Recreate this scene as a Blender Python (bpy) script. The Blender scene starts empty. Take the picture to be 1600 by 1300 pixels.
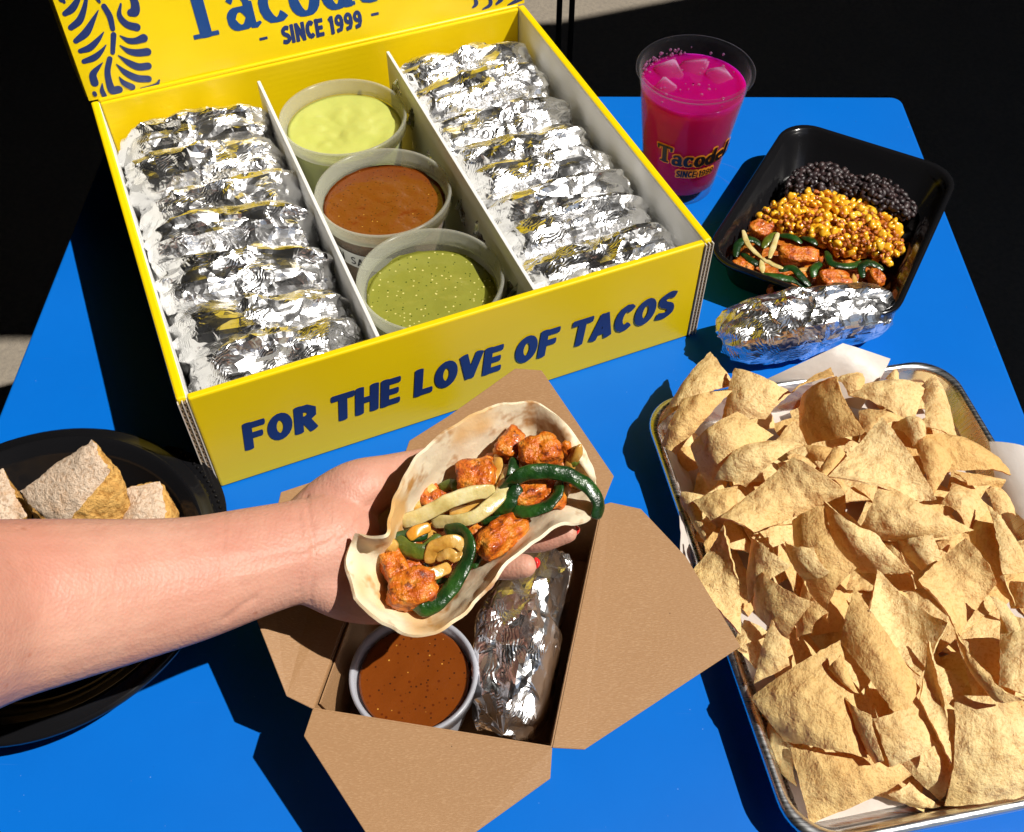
import bpy, bmesh, math, random
import numpy as np
from mathutils import Vector, Matrix, noise as mn
random.seed(7); np.random.seed(7)
sc = bpy.context.scene
COL = sc.collection
# ------------------------------------------------------------------ camera
F_PX, PITCH, ROLL = 1616.336, 0.898415, 0.0031994       # measured from the table and carton edges (photo 1600 x 1300)
CAM = np.array([0, 0, 0.657])
_cp, _sp = math.cos(PITCH), math.sin(PITCH)
_fw = np.array([0, _cp, -_sp]); _rt = np.array([1., 0, 0]); _up = np.array([0, _sp, _cp])
_cr, _sr = math.cos(ROLL), math.sin(ROLL)
_r2, _u2 = _cr * _rt + _sr * _up, -_sr * _rt + _cr * _up
RM = np.stack([_r2, _u2, _fw])
cd = bpy.data.cameras.new('camera'); cam = bpy.data.objects.new('camera', cd); COL.objects.link(cam)
cam.matrix_world = Matrix(((_r2[0], _u2[0], -_fw[0], CAM[0]), (_r2[1], _u2[1], -_fw[1], CAM[1]),
                           (_r2[2], _u2[2], -_fw[2], CAM[2]), (0, 0, 0, 1)))
cd.sensor_width = 36; cd.lens = F_PX / 1600 * 36; cd.clip_start = .01; cd.clip_end = 200
sc.camera = cam
# ------------------------------------------------------------------ sun and sky
SUN = np.array([.675, -.175, 1.]); SUN /= np.linalg.norm(SUN)
sun_el = math.asin(SUN[2]); sun_az = math.atan2(SUN[0], SUN[1])
w = bpy.data.worlds.new("World"); sc.world = w; w.use_nodes = True
nt = w.node_tree; bg = nt.nodes['Background']
sky = nt.nodes.new('ShaderNodeTexSky'); sky.sky_type = 'NISHITA'; sky.sun_disc = False
sky.sun_elevation = sun_el; sky.sun_rotation = sun_az
nt.links.new(sky.outputs[0], bg.inputs[0]); bg.inputs[1].default_value = .05
sl = bpy.data.lights.new('sun', 'SUN'); sl.energy = 5; sl.angle = math.radians(.53); sl.color = (1, .95, .87)
so = bpy.data.objects.new('sun', sl); COL.objects.link(so)
so.rotation_euler = Vector(SUN).to_track_quat('Z', 'Y').to_euler()
sc.view_settings.view_transform = 'Standard'; sc.view_settings.look = 'None'
sc.view_settings.exposure = .3; sc.view_settings.gamma = 1
sc.render.engine = 'CYCLES'
cy = sc.cycles; cy.use_denoising = True; cy.max_bounces = 8; cy.diffuse_bounces = 3; cy.glossy_bounces = 4
cy.transmission_bounces = 6; cy.transparent_max_bounces = 10; cy.sample_clamp_indirect = 4
cy.caustics_reflective = True; cy.caustics_refractive = False

# ------------------------------------------------------------------ helpers
def P(px, py, h=0.):
    "point of the place at height h above the table top seen at a photo position"
    v = np.array([(px - 800) / F_PX, -(py - 650) / F_PX, 1.]) @ RM
    return CAM + v * ((h - CAM[2]) / v[2])
def Pp(px, py, o, n):
    v = np.array([(px - 800) / F_PX, -(py - 650) / F_PX, 1.]) @ RM
    return CAM + v * (((o - CAM) @ n) / (v @ n))
def V(*a): return np.array(a, float)
def nrm(a): return a / (np.linalg.norm(a) + 1e-12)
def mesh(name, vs, fs, smooth=True, mats=(), mi=None):
    m = bpy.data.meshes.new(name)
    m.from_pydata([tuple(map(float, v)) for v in vs], [], [tuple(f) for f in fs])
    for x in mats: m.materials.append(x)
    if smooth: m.polygons.foreach_set('use_smooth', [True] * len(m.polygons))
    if mi is not None: m.polygons.foreach_set('material_index', mi)
    m.update(); return m
def org(p):
    o = np.zeros(3)
    while p is not None: o += np.array(p.location); p = p.parent
    return o
def put(name, m, parent=None, loc=None, rot=None):
    o = bpy.data.objects.new(name, m); COL.objects.link(o)
    if parent: o.parent = parent
    if loc is not None: o.location = loc
    if rot is not None: o.rotation_euler = rot
    return o
def mk(name, vs, fs, mat, parent=None, origin=None, smooth=True, mi=None):
    "one mesh object from world-space vertices"
    vs = np.asarray(vs, float)
    base = org(parent) if parent else np.zeros(3)
    loc = np.zeros(3) if origin is None else np.asarray(origin, float) - base
    mats = mat if isinstance(mat, (list, tuple)) else [mat]
    return put(name, mesh(name, vs - base - loc, fs, smooth, mats, mi), parent, loc)
def tag(o, label=None, cat=None, group=None, kind=None):
    if label: o['label'] = label
    if cat: o['category'] = cat
    if group: o['group'] = group
    if kind: o['kind'] = kind
    return o
def thing(name, label, cat, loc=(0, 0, 0), group=None):
    o = bpy.data.objects.new(name, None); COL.objects.link(o); o.location = loc; o.empty_display_size = .02
    return tag(o, label, cat, group)
class MB:
    "collects shapes into one mesh"
    def __init__(s): s.v, s.f, s.m = [], [], []
    def add(s, vs, fs, mi=0):
        k = len(s.v); s.v += [np.asarray(v, float) for v in vs]; s.f += [tuple(i + k for i in f) for f in fs]; s.m += [mi] * len(fs); return s
    def box(s, o, a, b, c, mi=0):
        o, a, b, c = map(np.asarray, (o, a, b, c))
        vs = [o, o + a, o + a + b, o + b, o + c, o + a + c, o + a + b + c, o + b + c]
        return s.add(vs, [(0, 3, 2, 1), (4, 5, 6, 7), (0, 1, 5, 4), (1, 2, 6, 5), (2, 3, 7, 6), (3, 0, 4, 7)], mi)
    def build(s, name, mat, parent=None, origin=None, smooth=False):
        return mk(name, s.v, s.f, mat, parent, origin, smooth, s.m)
def bevel(o, w, seg=2):
    m = o.modifiers.new('bevel', 'BEVEL'); m.width = w; m.segments = seg; m.limit_method = 'ANGLE'; m.angle_limit = .6
    return o
def lathe(prof, c, n=64, closed=False):
    vs, fs = [], []
    for r, z in prof:
        for i in range(n):
            a = 2 * math.pi * i / n; vs.append(V(c[0] + r * math.cos(a), c[1] + r * math.sin(a), c[2] + z))
    k = len(prof)
    for j in range(k if closed else k - 1):
        for i in range(n):
            a, b = j * n, ((j + 1) % k) * n; i2 = (i + 1) % n
            fs.append((a + i, a + i2, b + i2, b + i))
    return vs, fs
def cmr(pts, k):
    "Catmull-Rom through points"
    pts = [np.asarray(p, float) for p in pts]; q = [2 * pts[0] - pts[1]] + pts + [2 * pts[-1] - pts[-2]]; out = []
    for i in range(len(pts) - 1):
        a, b, c, d = q[i:i + 4]
        for j in range(k):
            t = j / k
            out.append(.5 * (2 * b + (c - a) * t + (2 * a - 5 * b + 4 * c - d) * t * t + (3 * b - a - 3 * c + d) * t ** 3))
    return out + [pts[-1]]
def tube(pts, rs, n=12, flat=1., up=(0, 0, 1), cap=3):
    "round-ended tube along points; rs radius per point, flat squashes along up"
    pts = [np.asarray(p, float) for p in pts]; rs = list(rs); rings = []
    k = len(pts); tg = [nrm(pts[min(i + 1, k - 1)] - pts[max(i - 1, 0)]) for i in range(k)]
    seq = []
    for j in range(cap, 0, -1):
        a = j / cap * math.pi / 2; seq.append((pts[0] - tg[0] * rs[0] * math.sin(a) * min(1, flat + .3), tg[0], rs[0] * max(math.cos(a), .03)))
    seq += [(pts[i], tg[i], rs[i]) for i in range(k)]
    for j in range(1, cap + 1):
        a = j / cap * math.pi / 2; seq.append((pts[-1] + tg[-1] * rs[-1] * math.sin(a) * min(1, flat + .3), tg[-1], rs[-1] * max(math.cos(a), .03)))
    vs = []
    for p, t, r in seq:
        s = np.cross(t, up); s = nrm(s) if np.linalg.norm(s) > .05 else nrm(np.cross(t, (1, 0, 0))); u = np.cross(s, t)
        for i in range(n):
            a = 2 * math.pi * i / n; vs.append(p + s * r * math.cos(a) + u * r * flat * math.sin(a))
    fs = []
    for j in range(len(seq) - 1):
        for i in range(n):
            i2 = (i + 1) % n; fs.append((j * n + i, j * n + i2, (j + 1) * n + i2, (j + 1) * n + i))
    fs.append(tuple(range(n))[::-1]); fs.append(tuple(range((len(seq) - 1) * n, len(seq) * n)))
    return vs, fs
def prism(poly, d):
    "plate: polygon (3D points) and its thickness vector"
    n = len(poly); poly = [np.asarray(p, float) for p in poly]; d = np.asarray(d, float)
    vs = poly + [p + d for p in poly]
    fs = [tuple(range(n))[::-1], tuple(range(n, 2 * n))] + [(i, (i + 1) % n, n + (i + 1) % n, n + i) for i in range(n)]
    return vs, fs
def fbm(p, s, o=3):
    return mn.fractal(Vector(p) * s, 1., 2., o)
def nz(p, s): return mn.noise(Vector(p) * s)
def shell(gr, th, nu, nv):
    "closed thin sheet from a grid of points gr[u][v]"
    gr = np.array(gr); du = np.gradient(gr, axis=0); dv = np.gradient(gr, axis=1)
    n = np.cross(du, dv); n /= np.linalg.norm(n, axis=2, keepdims=True) + 1e-12
    top = gr + n * th / 2; bot = gr - n * th / 2; N = nu * nv
    vs = list(top.reshape(-1, 3)) + list(bot.reshape(-1, 3)); fs = []
    for i in range(nu - 1):
        for j in range(nv - 1):
            a = i * nv + j; fs.append((a, a + nv, a + nv + 1, a + 1)); fs.append((N + a, N + a + 1, N + a + nv + 1, N + a + nv))
    bd = [(i, 0) for i in range(nu)] + [(nu - 1, j) for j in range(1, nv)] + [(i, nv - 1) for i in range(nu - 2, -1, -1)] + [(0, j) for j in range(nv - 2, 0, -1)]
    ids = [i * nv + j for i, j in bd]
    m = len(ids); k0 = len(vs); vs += [vs[a] for a in ids] + [vs[N + a] for a in ids]       # the rim has its own vertices, so the edge stays crisp
    for k in range(m):
        k2 = (k + 1) % m; fs.append((k0 + k, k0 + m + k, k0 + m + k2, k0 + k2))
    return vs, fs

# ------------------------------------------------------------------ materials
class NM:
    "small node-material builder"
    def __init__(s, name):
        s.m = bpy.data.materials.new(name); s.m.use_nodes = True; s.t = s.m.node_tree; s.n = s.t.nodes
        s.b = s.n['Principled BSDF']; s.out = s.n['Material Output']; s._c = None
    def set(s, **k):
        names = dict(col='Base Color', rough='Roughness', metal='Metallic', spec='Specular IOR Level', sss='Subsurface Weight', sssr='Subsurface Radius',
                     ssss='Subsurface Scale', trans='Transmission Weight', ior='IOR', alpha='Alpha', coat='Coat Weight', coatr='Coat Roughness', sheen='Sheen Weight')
        for a, v in k.items():
            i = s.b.inputs[names[a]]
            if isinstance(v, bpy.types.NodeSocket): s.t.links.new(v, i)
            else:
                if a == 'col' and len(v) == 3: v = (*v, 1)
                i.default_value = v
        return s
    def node(s, typ, ins=None, **props):
        x = s.n.new('ShaderNode' + typ)
        for a, v in props.items(): setattr(x, a, v)
        for a, v in (ins or {}).items():
            if isinstance(v, bpy.types.NodeSocket): s.t.links.new(v, x.inputs[a])
            else: x.inputs[a].default_value = v
        return x
    def co(s, rand=True):
        if s._c is None:
            tc = s.node('TexCoord')
            if rand:
                oi = s.node('ObjectInfo'); mu = s.node('Math', {0: oi.outputs['Random'], 1: 37.}, operation='MULTIPLY')
                s._c = s.node('VectorMath', {0: tc.outputs['Object'], 1: mu.outputs[0]}, operation='ADD').outputs[0]
            else: s._c = tc.outputs['Object']
        return s._c
    def noise(s, scale, detail=3., rough=.55, co=None, dist=0.):
        return s.node('TexNoise', {'Vector': co or s.co(), 'Scale': scale, 'Detail': detail, 'Roughness': rough, 'Distortion': dist})
    def vor(s, scale, co=None, feature='F1', rnd=1.):
        return s.node('TexVoronoi', {'Vector': co or s.co(), 'Scale': scale, 'Randomness': rnd}, feature=feature)
    def ramp(s, fac, *stops):
        r = s.node('ValToRGB', {'Fac': fac}); e = r.color_ramp.elements
        while len(e) < len(stops): e.new(.5)
        for x, (p, c) in zip(e, stops):
            x.position = p; x.color = (*c, 1) if hasattr(c, '__len__') else (c, c, c, 1)
        return r.outputs[0]
    def mix(s, f, a, b, mode='MIX'):
        x = s.node('Mix', data_type='RGBA', blend_type=mode)
        for i, v in ((0, f), (6, a), (7, b)):
            if isinstance(v, bpy.types.NodeSocket): s.t.links.new(v, x.inputs[i])
            else: x.inputs[i].default_value = (*v, 1) if hasattr(v, '__len__') and len(v) == 3 else v
        return x.outputs[2]
    def bump(s, h, st=.3, dist=.001, nrmv=None):
        x = s.node('Bump', {'Height': h, 'Strength': st, 'Distance': dist})
        if nrmv: s.t.links.new(nrmv, x.inputs['Normal'])
        s.t.links.new(x.outputs[0], s.b.inputs['Normal']); return x.outputs[0]
    def mixsh(s, fac, a, b):
        x = s.node('MixShader')
        for i, v in ((0, fac), (1, a), (2, b)):
            if isinstance(v, bpy.types.NodeSocket): s.t.links.new(v, x.inputs[i])
            else: x.inputs[i].default_value = v
        s.t.links.new(x.outputs[0], s.out.inputs[0]); return x.outputs[0]
def M_plain(name, col, rough=.5, **k): return NM(name).set(col=col, rough=rough, **k).m

def m_blue():
    a = NM('blue_table_paint'); n = a.noise(9, 4, .6); big = a.noise(3.5, 2)
    c = a.mix(n.outputs[0], (.0008, .105, .46), (.001, .13, .54))
    scr = a.node('TexNoise', {'Vector': a.node('Mapping', {'Vector': a.co(), 'Rotation': (0, 0, .6), 'Scale': (4, 160, 1)}).outputs[0], 'Scale': 6., 'Detail': 2.})
    sf = a.ramp(scr.outputs[0], (.72, 0.), (.9, .12))
    sp = a.vor(120); sm = a.ramp(sp.outputs['Distance'], (.02, .5), (.05, 0.)); keep = a.ramp(a.noise(30, 1).outputs[0], (.54, 0.), (.6, 1.))
    c = a.mix(sf, c, (.25, .42, .8)); f2 = a.node('Math', {0: sm, 1: keep}, operation='MULTIPLY').outputs[0]
    c = a.mix(f2, c, (.35, .5, .8))
    a.set(col=c, rough=a.ramp(big.outputs[0], (.3, .32), (.7, .5)), spec=.2); a.bump(a.noise(160, 2).outputs[0], .06, .0006); return a.m
def m_concrete():
    a = NM('concrete'); n = a.noise(3, 6, .65, a.co(False)); f = a.noise(90, 3, .7, a.co(False))
    c = a.mix(n.outputs[0], (.19, .16, .125), (.29, .25, .195)); c = a.mix(a.ramp(f.outputs[0], (.35, .5), (.6, 0.)), c, (.15, .13, .11))
    a.set(col=c, rough=.9); a.bump(f.outputs[0], .4, .004); return a.m
def m_card(name, c1, c2, rough=.35, spec=.4):
    a = NM(name); n = a.noise(14, 4); c = a.mix(n.outputs[0], c1, c2)
    wv = a.node('TexWave', {'Vector': a.co(), 'Scale': 55., 'Distortion': .6, 'Detail': 1.}, bands_direction='Z')
    sc_ = a.ramp(a.noise(60, 5, .7).outputs[0], (.68, 0.), (.78, .35)); c = a.mix(sc_, c, tuple(min(1, x * 1.12 + .03) for x in c1))
    a.set(col=c, rough=rough, spec=spec)
    h = a.node('Math', {0: wv.outputs[1], 1: a.noise(35, 3).outputs[0]}, operation='ADD').outputs[0]
    a.bump(h, .05, .0006); return a.m
def m_foil():
    a = NM('aluminium_foil')
    wob = a.noise(60, 2, .5); wc = a.node('VectorMath', {0: wob.outputs['Color'], 1: (.012, .012, .012)}, operation='MULTIPLY').outputs[0]
    p = a.node('Mapping', {'Vector': a.node('VectorMath', {0: a.co(), 1: wc}, operation='ADD').outputs[0], 'Rotation': (.3, .2, .5), 'Scale': (.42, 1., 1.)}).outputs[0]
    geo = a.node('NewGeometry').outputs['Normal']; acc = geo
    for s, k in ((48., .62), (110., .34), (300., .10)):
        v = a.vor(s, p).outputs['Color']
        d = a.node('VectorMath', {0: v, 1: (.5, .5, .5)}, operation='SUBTRACT').outputs[0]
        d = a.node('VectorMath', {0: d, 1: (k, k, k)}, operation='MULTIPLY').outputs[0]
        acc = a.node('VectorMath', {0: acc, 1: d}, operation='ADD').outputs[0]
    acc = a.node('VectorMath', {0: acc}, operation='NORMALIZE').outputs[0]
    wv = a.node('TexWave', {'Vector': a.node('Mapping', {'Vector': p, 'Rotation': (.2, .3, .5)}).outputs[0], 'Scale': 210., 'Distortion': 1.2, 'Detail': 1.})
    mk_ = a.ramp(a.noise(26, 1).outputs[0], (.47, 0.), (.55, 1.)); hh = a.node('Math', {0: wv.outputs[1], 1: mk_}, operation='MULTIPLY').outputs[0]
    a.set(col=(.93, .93, .94), metal=1., rough=.27); a.bump(hh, .32, .0010, acc); return a.m
def m_chip():
    a = NM('corn_chip'); n = a.noise(38, 4, .6); f = a.noise(420, 3, .7); sp = a.vor(150)
    oi = a.node('ObjectInfo').outputs['Random']
    c = a.mix(n.outputs[0], (.93, .72, .29), (.97, .85, .47)); c = a.mix(a.ramp(a.noise(16, 2).outputs[0], (.54, 0.), (.72, .48)), c, (.66, .37, .08))
    c = a.mix(a.ramp(oi, (.25, 0.), (1., .75)), c, (.78, .52, .17)); c = a.mix(a.ramp(f.outputs[0], (.34, .55), (.50, 0.)), c, (.62, .38, .11))
    dk = a.ramp(sp.outputs['Distance'], (.035, .9), (.09, 0.)); kp = a.ramp(a.noise(52, 1).outputs[0], (.56, 0.), (.6, 1.))
    c = a.mix(a.node('Math', {0: dk, 1: kp}, operation='MULTIPLY').outputs[0], c, (.10, .045, .01))
    a.set(col=c, rough=.62, spec=.3)
    h = a.node('Math', {0: a.node('Math', {0: a.noise(150, 5, .65).outputs[0], 1: 1.1}, operation='MULTIPLY').outputs[0], 1: a.node('Math', {0: f.outputs[0], 1: .55}, operation='MULTIPLY').outputs[0]}, operation='ADD').outputs[0]
    vb = a.node('TexVoronoi', {'Vector': a.co(), 'Scale': 95., 'Smoothness': .6}, feature='SMOOTH_F1'); b0 = a.node('Bump', {'Height': a.ramp(vb.outputs['Distance'], (.1, 1.), (.6, 0.)), 'Strength': .6, 'Distance': .0030})
    nb = a.bump(h, .8, .0024, b0.outputs[0])
    tr = a.node('BsdfTranslucent', {'Color': (1., .36, .008, 1), 'Normal': nb}); a.mixsh(.30, a.b.outputs[0], tr.outputs[0]); return a.m
def m_kraft():
    a = NM('kraft_board'); n = a.noise(8, 4); fi = a.node('TexNoise', {'Vector': a.node('Mapping', {'Vector': a.co(), 'Scale': (1, 4, 1), 'Rotation': (0, 0, .4)}).outputs[0], 'Scale': 420., 'Detail': 3.})
    c = a.mix(n.outputs[0], (.285, .155, .07), (.335, .19, .09)); c = a.mix(a.ramp(fi.outputs[0], (.5, 0.), (.72, .30)), c, (.52, .34, .19))
    sp = a.vor(130); dk = a.ramp(sp.outputs['Distance'], (.03, 1.), (.07, 0.)); kp = a.ramp(a.noise(60, 0).outputs[0], (.66, 0.), (.69, .9))
    c = a.mix(a.node('Math', {0: dk, 1: kp}, operation='MULTIPLY').outputs[0], c, (.07, .035, .015))
    a.set(col=c, rough=.45, spec=.5); a.bump(fi.outputs[0], .25, .0008); return a.m
def m_skin():
    a = NM('skin'); n = a.noise(22, 3); b = a.noise(7, 2)
    c = a.mix(n.outputs[0], (.50, .26, .185), (.59, .34, .255)); c = a.mix(a.ramp(b.outputs[0], (.42, 0.), (.72, .75)), c, (.47, .185, .13)); c = a.mix(a.ramp(a.noise(95, 3, .6).outputs[0], (.52, 0.), (.78, .35)), c, (.42, .18, .13)); c = a.mix(a.ramp(a.noise(11, 2).outputs[0], (.60, 0.), (.72, .22)), c, (.42, .25, .21))
    fr = a.ramp(a.vor(75).outputs['Distance'], (.05, .75), (.15, 0.)); kp = a.ramp(a.noise(40, 1).outputs[0], (.52, 0.), (.58, 1.))
    c = a.mix(a.node('Math', {0: fr, 1: kp}, operation='MULTIPLY').outputs[0], c, (.38, .15, .09))
    a.set(col=c, rough=.5, spec=.35, sss=.22, sssr=(1., .35, .2), ssss=.004)
    c = a.mix(a.ramp(a.noise(55, 5, .65).outputs[0], (.42, .0), (.74, .38)), c, (.45, .175, .125)); a.set(col=c)
    ln = a.node('TexNoise', {'Vector': a.node('Mapping', {'Vector': a.co(), 'Scale': (6., 1., 1.), 'Rotation': (0, 0, .1)}).outputs[0], 'Scale': 75., 'Detail': 4.})
    h = a.node('Math', {0: a.vor(520).outputs['Distance'], 1: a.node('Math', {0: ln.outputs[0], 1: 1.6}, operation='MULTIPLY').outputs[0]}, operation='ADD').outputs[0]
    a.bump(h, .26, .0008); return a.m
def m_tortilla():
    a = NM('flour_tortilla'); n = a.noise(30, 4); c = a.mix(n.outputs[0], (.76, .64, .43), (.90, .81, .61))
    t = a.ramp(a.noise(48, 3, .6).outputs[0], (.54, 0.), (.66, .9)); c = a.mix(t, c, (.42, .19, .05))
    g = a.ramp(a.noise(17, 2).outputs[0], (.54, 0.), (.66, .75)); c = a.mix(g, c, (.72, .36, .06))
    a.set(col=c, rough=.55, spec=.35, sss=.15, sssr=(1, .7, .4), ssss=.003); nb = a.bump(a.noise(110, 4).outputs[0], .45, .0016)
    tr = a.node('BsdfTranslucent', {'Color': (.75, .55, .3, 1), 'Normal': nb}); a.mixsh(.14, a.b.outputs[0], tr.outputs[0]); return a.m
def m_food(name, cols, s1=70., rough=.3, bump=.5, bs=160., bd=.0015, coat=.4, sss=.1, dark=None):
    a = NM(name); n = a.noise(s1, 4, .6); k = len(cols)
    c = a.ramp(n.outputs[0], *[(.3 + .4 * i / max(1, k - 1), cols[i]) for i in range(k)])
    if dark:
        c = a.mix(a.ramp(a.noise(s1 * 1.7, 3).outputs[0], (.58, 0.), (.68, .85)), c, dark)
    a.set(col=c, rough=rough, coat=coat, coatr=.12, sss=sss, sssr=(1, .5, .2), ssss=.003); a.bump(a.noise(bs, 4).outputs[0], bump, bd); return a.m
def m_sauce(name, c1, c2, specks, rough=.12, bump=.3, spd=190.):
    a = NM(name); n = a.noise(45, 4); c = a.mix(n.outputs[0], c1, c2)
    for i, (col, sc_, th, lo) in enumerate(specks):
        v = a.vor(sc_, a.node('VectorMath', {0: a.co(), 1: (i * 3.1, 1.7 * i, 0)}, operation='ADD').outputs[0])
        dk = a.ramp(v.outputs['Distance'], (th, 1.), (th * 1.5, 0.)); kp = a.ramp(a.node('SeparateColor', {0: v.outputs['Color']}).outputs[0], (lo, 0.), (lo + .02, 1.))
        c = a.mix(a.node('Math', {0: dk, 1: kp}, operation='MULTIPLY').outputs[0], c, col)
    a.set(col=c, rough=rough, spec=.5, sss=.08, sssr=(1, .5, .2), ssss=.003); a.bump(a.noise(90, 3).outputs[0], bump, .002); return a.m
def m_clear(name, tint, opac, rough=.12, white=(.8, .8, .8)):
    "thin translucent plastic: part see-through, part milky, with gloss"
    a = NM(name); a.set(col=white, rough=rough, spec=.6)
    tl = a.node('BsdfTranslucent', {'Color': (*white, 1)}); ad = a.node('MixShader', {0: .45}); a.t.links.new(a.b.outputs[0], ad.inputs[1]); a.t.links.new(tl.outputs[0], ad.inputs[2])
    tp = a.node('BsdfTransparent', {'Color': (*tint, 1)}); lw = a.node('LayerWeight', {'Blend': .5}).outputs['Facing']
    fr = a.node('Math', {0: a.node('Math', {0: lw, 1: 4.}, operation='POWER').outputs[0], 1: .55}, operation='MULTIPLY')
    f = a.node('Math', {0: fr.outputs[0], 1: opac}, operation='ADD', use_clamp=True).outputs[0]
    a.mixsh(f, tp.outputs[0], ad.outputs[0]); return a.m
def m_metal(name, col, rough, br=40.):
    a = NM(name); n = a.node('TexNoise', {'Vector': a.node('Mapping', {'Vector': a.co(), 'Scale': (1, 14, 1)}).outputs[0], 'Scale': br, 'Detail': 3.})
    a.set(col=col, metal=1., rough=a.ramp(n.outputs[0], (.3, rough), (.7, rough + .14))); a.bump(n.outputs[0], .08, .0006); return a.m
def m_black():
    a = NM('black_plastic'); a.set(col=(.006, .006, .007), rough=a.ramp(a.noise(20, 3).outputs[0], (.3, .10), (.7, .2)), spec=.4); a.bump(a.noise(260, 2).outputs[0], .04, .0005); return a.m
def m_paper():
    a = NM('parchment_paper'); n = a.noise(25, 4); a.set(col=a.mix(n.outputs[0], (.70, .63, .57), (.80, .75, .70)), rough=.42)
    nb = a.bump(a.noise(70, 4).outputs[0], .3, .002); tr = a.node('BsdfTranslucent', {'Color': (.78, .70, .62, 1), 'Normal': nb}); a.mixsh(.4, a.b.outputs[0], tr.outputs[0]); return a.m
def m_cake(name, c1, c2, c3, s=220.):
    a = NM(name); n = a.noise(s * .2, 3); f = a.noise(s, 4, .7); c = a.mix(n.outputs[0], c1, c2); c = a.mix(a.ramp(f.outputs[0], (.38, .8), (.52, 0.)), c, c3); c = a.mix(a.ramp(a.noise(34, 3, .6).outputs[0], (.54, 0.), (.70, .7)), c, tuple(x * y for x, y in zip(c1, (.80, .58, .36))))
    a.set(col=c, rough=.85, spec=.2); a.bump(f.outputs[0], .9, .003); return a.m

BLUE, CONC, FOIL, CHIP, KRAFT, SKIN, TORT, BLACK, PAPER = m_blue(), m_concrete(), m_foil(), m_chip(), m_kraft(), m_skin(), m_tortilla(), m_black(), m_paper()
YEL = m_card('yellow_card', (.72, .515, .001), (.78, .575, .002)); WHITE = m_card('white_card', (.66, .66, .64), (.74, .74, .72), .6, .3)
NAVY = M_plain('navy_ink', (.012, .028, .13), .4); INK_BLUE = M_plain('blue_ink', (.005, .05, .21), .4); INK_K = M_plain('black_ink', (.008, .006, .008), .4); INK_O = M_plain('orange_ink', (.78, .27, .02), .4)
FLUTE = M_plain('brown_corrugation', (.27, .19, .12), .8); LINER = M_plain('pale_liner', (.55, .5, .42), .7)
CHICK = m_food('chilli_chicken', [(.20, .022, .002), (.46, .085, .003), (.58, .16, .008), (.64, .30, .05)], 110., .38, 1., 170., .004, .15, 0., (.09, .012, .003))
PEPP = m_food('green_pepper', [(.003, .017, .004), (.008, .04, .006), (.025, .085, .010)], 60., .32, .8, 150., .0020, .3, .02)
PEPP2 = m_food('olive_pepper', [(.03, .06, .005), (.08, .11, .01), (.17, .17, .02)], 60., .34, .8, 150., .0020, .3, .05)
ONION = m_food('cooked_onion', [(.38, .27, .07), (.55, .45, .18), (.66, .58, .32)], 70., .30, .6, 150., .0016, .35, .2)
ONION2 = m_food('browned_onion', [(.32, .14, .015), (.52, .28, .05), (.62, .42, .14)], 90., .28, .6, 150., .0016, .45, .15)
BEAN = m_food('black_bean_skin', [(.010, .006, .007), (.024, .013, .015), (.055, .026, .024)], 120., .5, .6, 300., .0012, .06, 0.)
CORN = m_food('yellow_corn', [(.68, .28, .008), (.82, .44, .018), (.86, .56, .06)], 90., .26, .15, 200., .0006, .5, .2, (.60, .16, .008))
SPICE = m_food('red_spice_mash', [(.30, .05, .004), (.46, .12, .010), (.60, .24, .03)], 150., .35, .9, 260., .003, .4, 0.)
CHEESE = m_food('melted_cheese', [(.52, .20, .012), (.66, .31, .03)], 60., .3, .3, 100., .001, .4, .2)
S_PALE = m_sauce('pale_green_sauce', (.40, .43, .09), (.47, .49, .125), [((.30, .34, .05), 260., .05, .8)], .28, .25)
S_RED = m_sauce('red_salsa', (.135, .029, .0035), (.17, .041, .005), [((.04, .010, .004), 300., .15, .6), ((.5, .25, .04), 240., .10, .86), ((.09, .016, .003), 260., .18, .62)])
S_GREEN = m_sauce('green_salsa', (.19, .195, .025), (.25, .25, .042), [((.62, .56, .20), 260., .16, .55), ((.05, .075, .008), 290., .16, .60)])
DELI = m_clear('milky_plastic', (.93, .94, .88), .15, .2, (.70, .70, .64)); RIMM = m_clear('milky_rim', (.93, .93, .88), .24, .2, (.80, .80, .74)); CUPM = m_clear('clear_plastic', (.95, .95, .97), .02, .04, (.3, .3, .34)); PORT = m_clear('white_plastic', (.9, .9, .92), .55, .25, (.72, .74, .8))
def m_drink():
    a = NM('pink_drink'); a.set(col=(.46, .004, .17), rough=.06, spec=.35, sss=.9, sssr=(1, .12, .35), ssss=.05)
    tr = a.node('BsdfTranslucent', {'Color': (.80, .01, .34, 1)}); a.mixsh(.42, a.b.outputs[0], tr.outputs[0]); return a.m
DRINK = m_drink()
ICE = m_clear('ice', (.96, .70, .88), .05, .04, (.72, .55, .80)); FOAMM = m_clear('drink_bubbles', (.85, .5, .72), .25, .06, (.75, .4, .7))
WATER = m_clear('water_film', (.92, .96, 1.), .05, .03, (.4, .55, .8))
ALU = m_metal('aluminium', (.78, .78, .78), .22); NAIL = M_plain('red_nail_polish', (.62, .018, .02), .14, coat=.6)
LABEL = M_plain('white_label', (.75, .75, .74), .6); STEEL = M_plain('dark_painted_steel', (.012, .012, .014), .4); TEAL = M_plain('dark_teal_steel', (.006, .025, .032), .4)
CRUMB = m_cake('cake_crumb', (.56, .30, .075), (.68, .41, .13), (.36, .16, .03)); SUGAR = m_cake('cinnamon_sugar', (.64, .47, .33), (.78, .63, .49), (.48, .30, .18), 420.)
BLOCKM = M_plain('dark_blocker_cloth', (.03, .03, .032), .8); WALLM = M_plain('dark_blocker_wall', (.035, .032, .03), .85)  # for the added, unseen sheets and walls that block light

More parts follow.
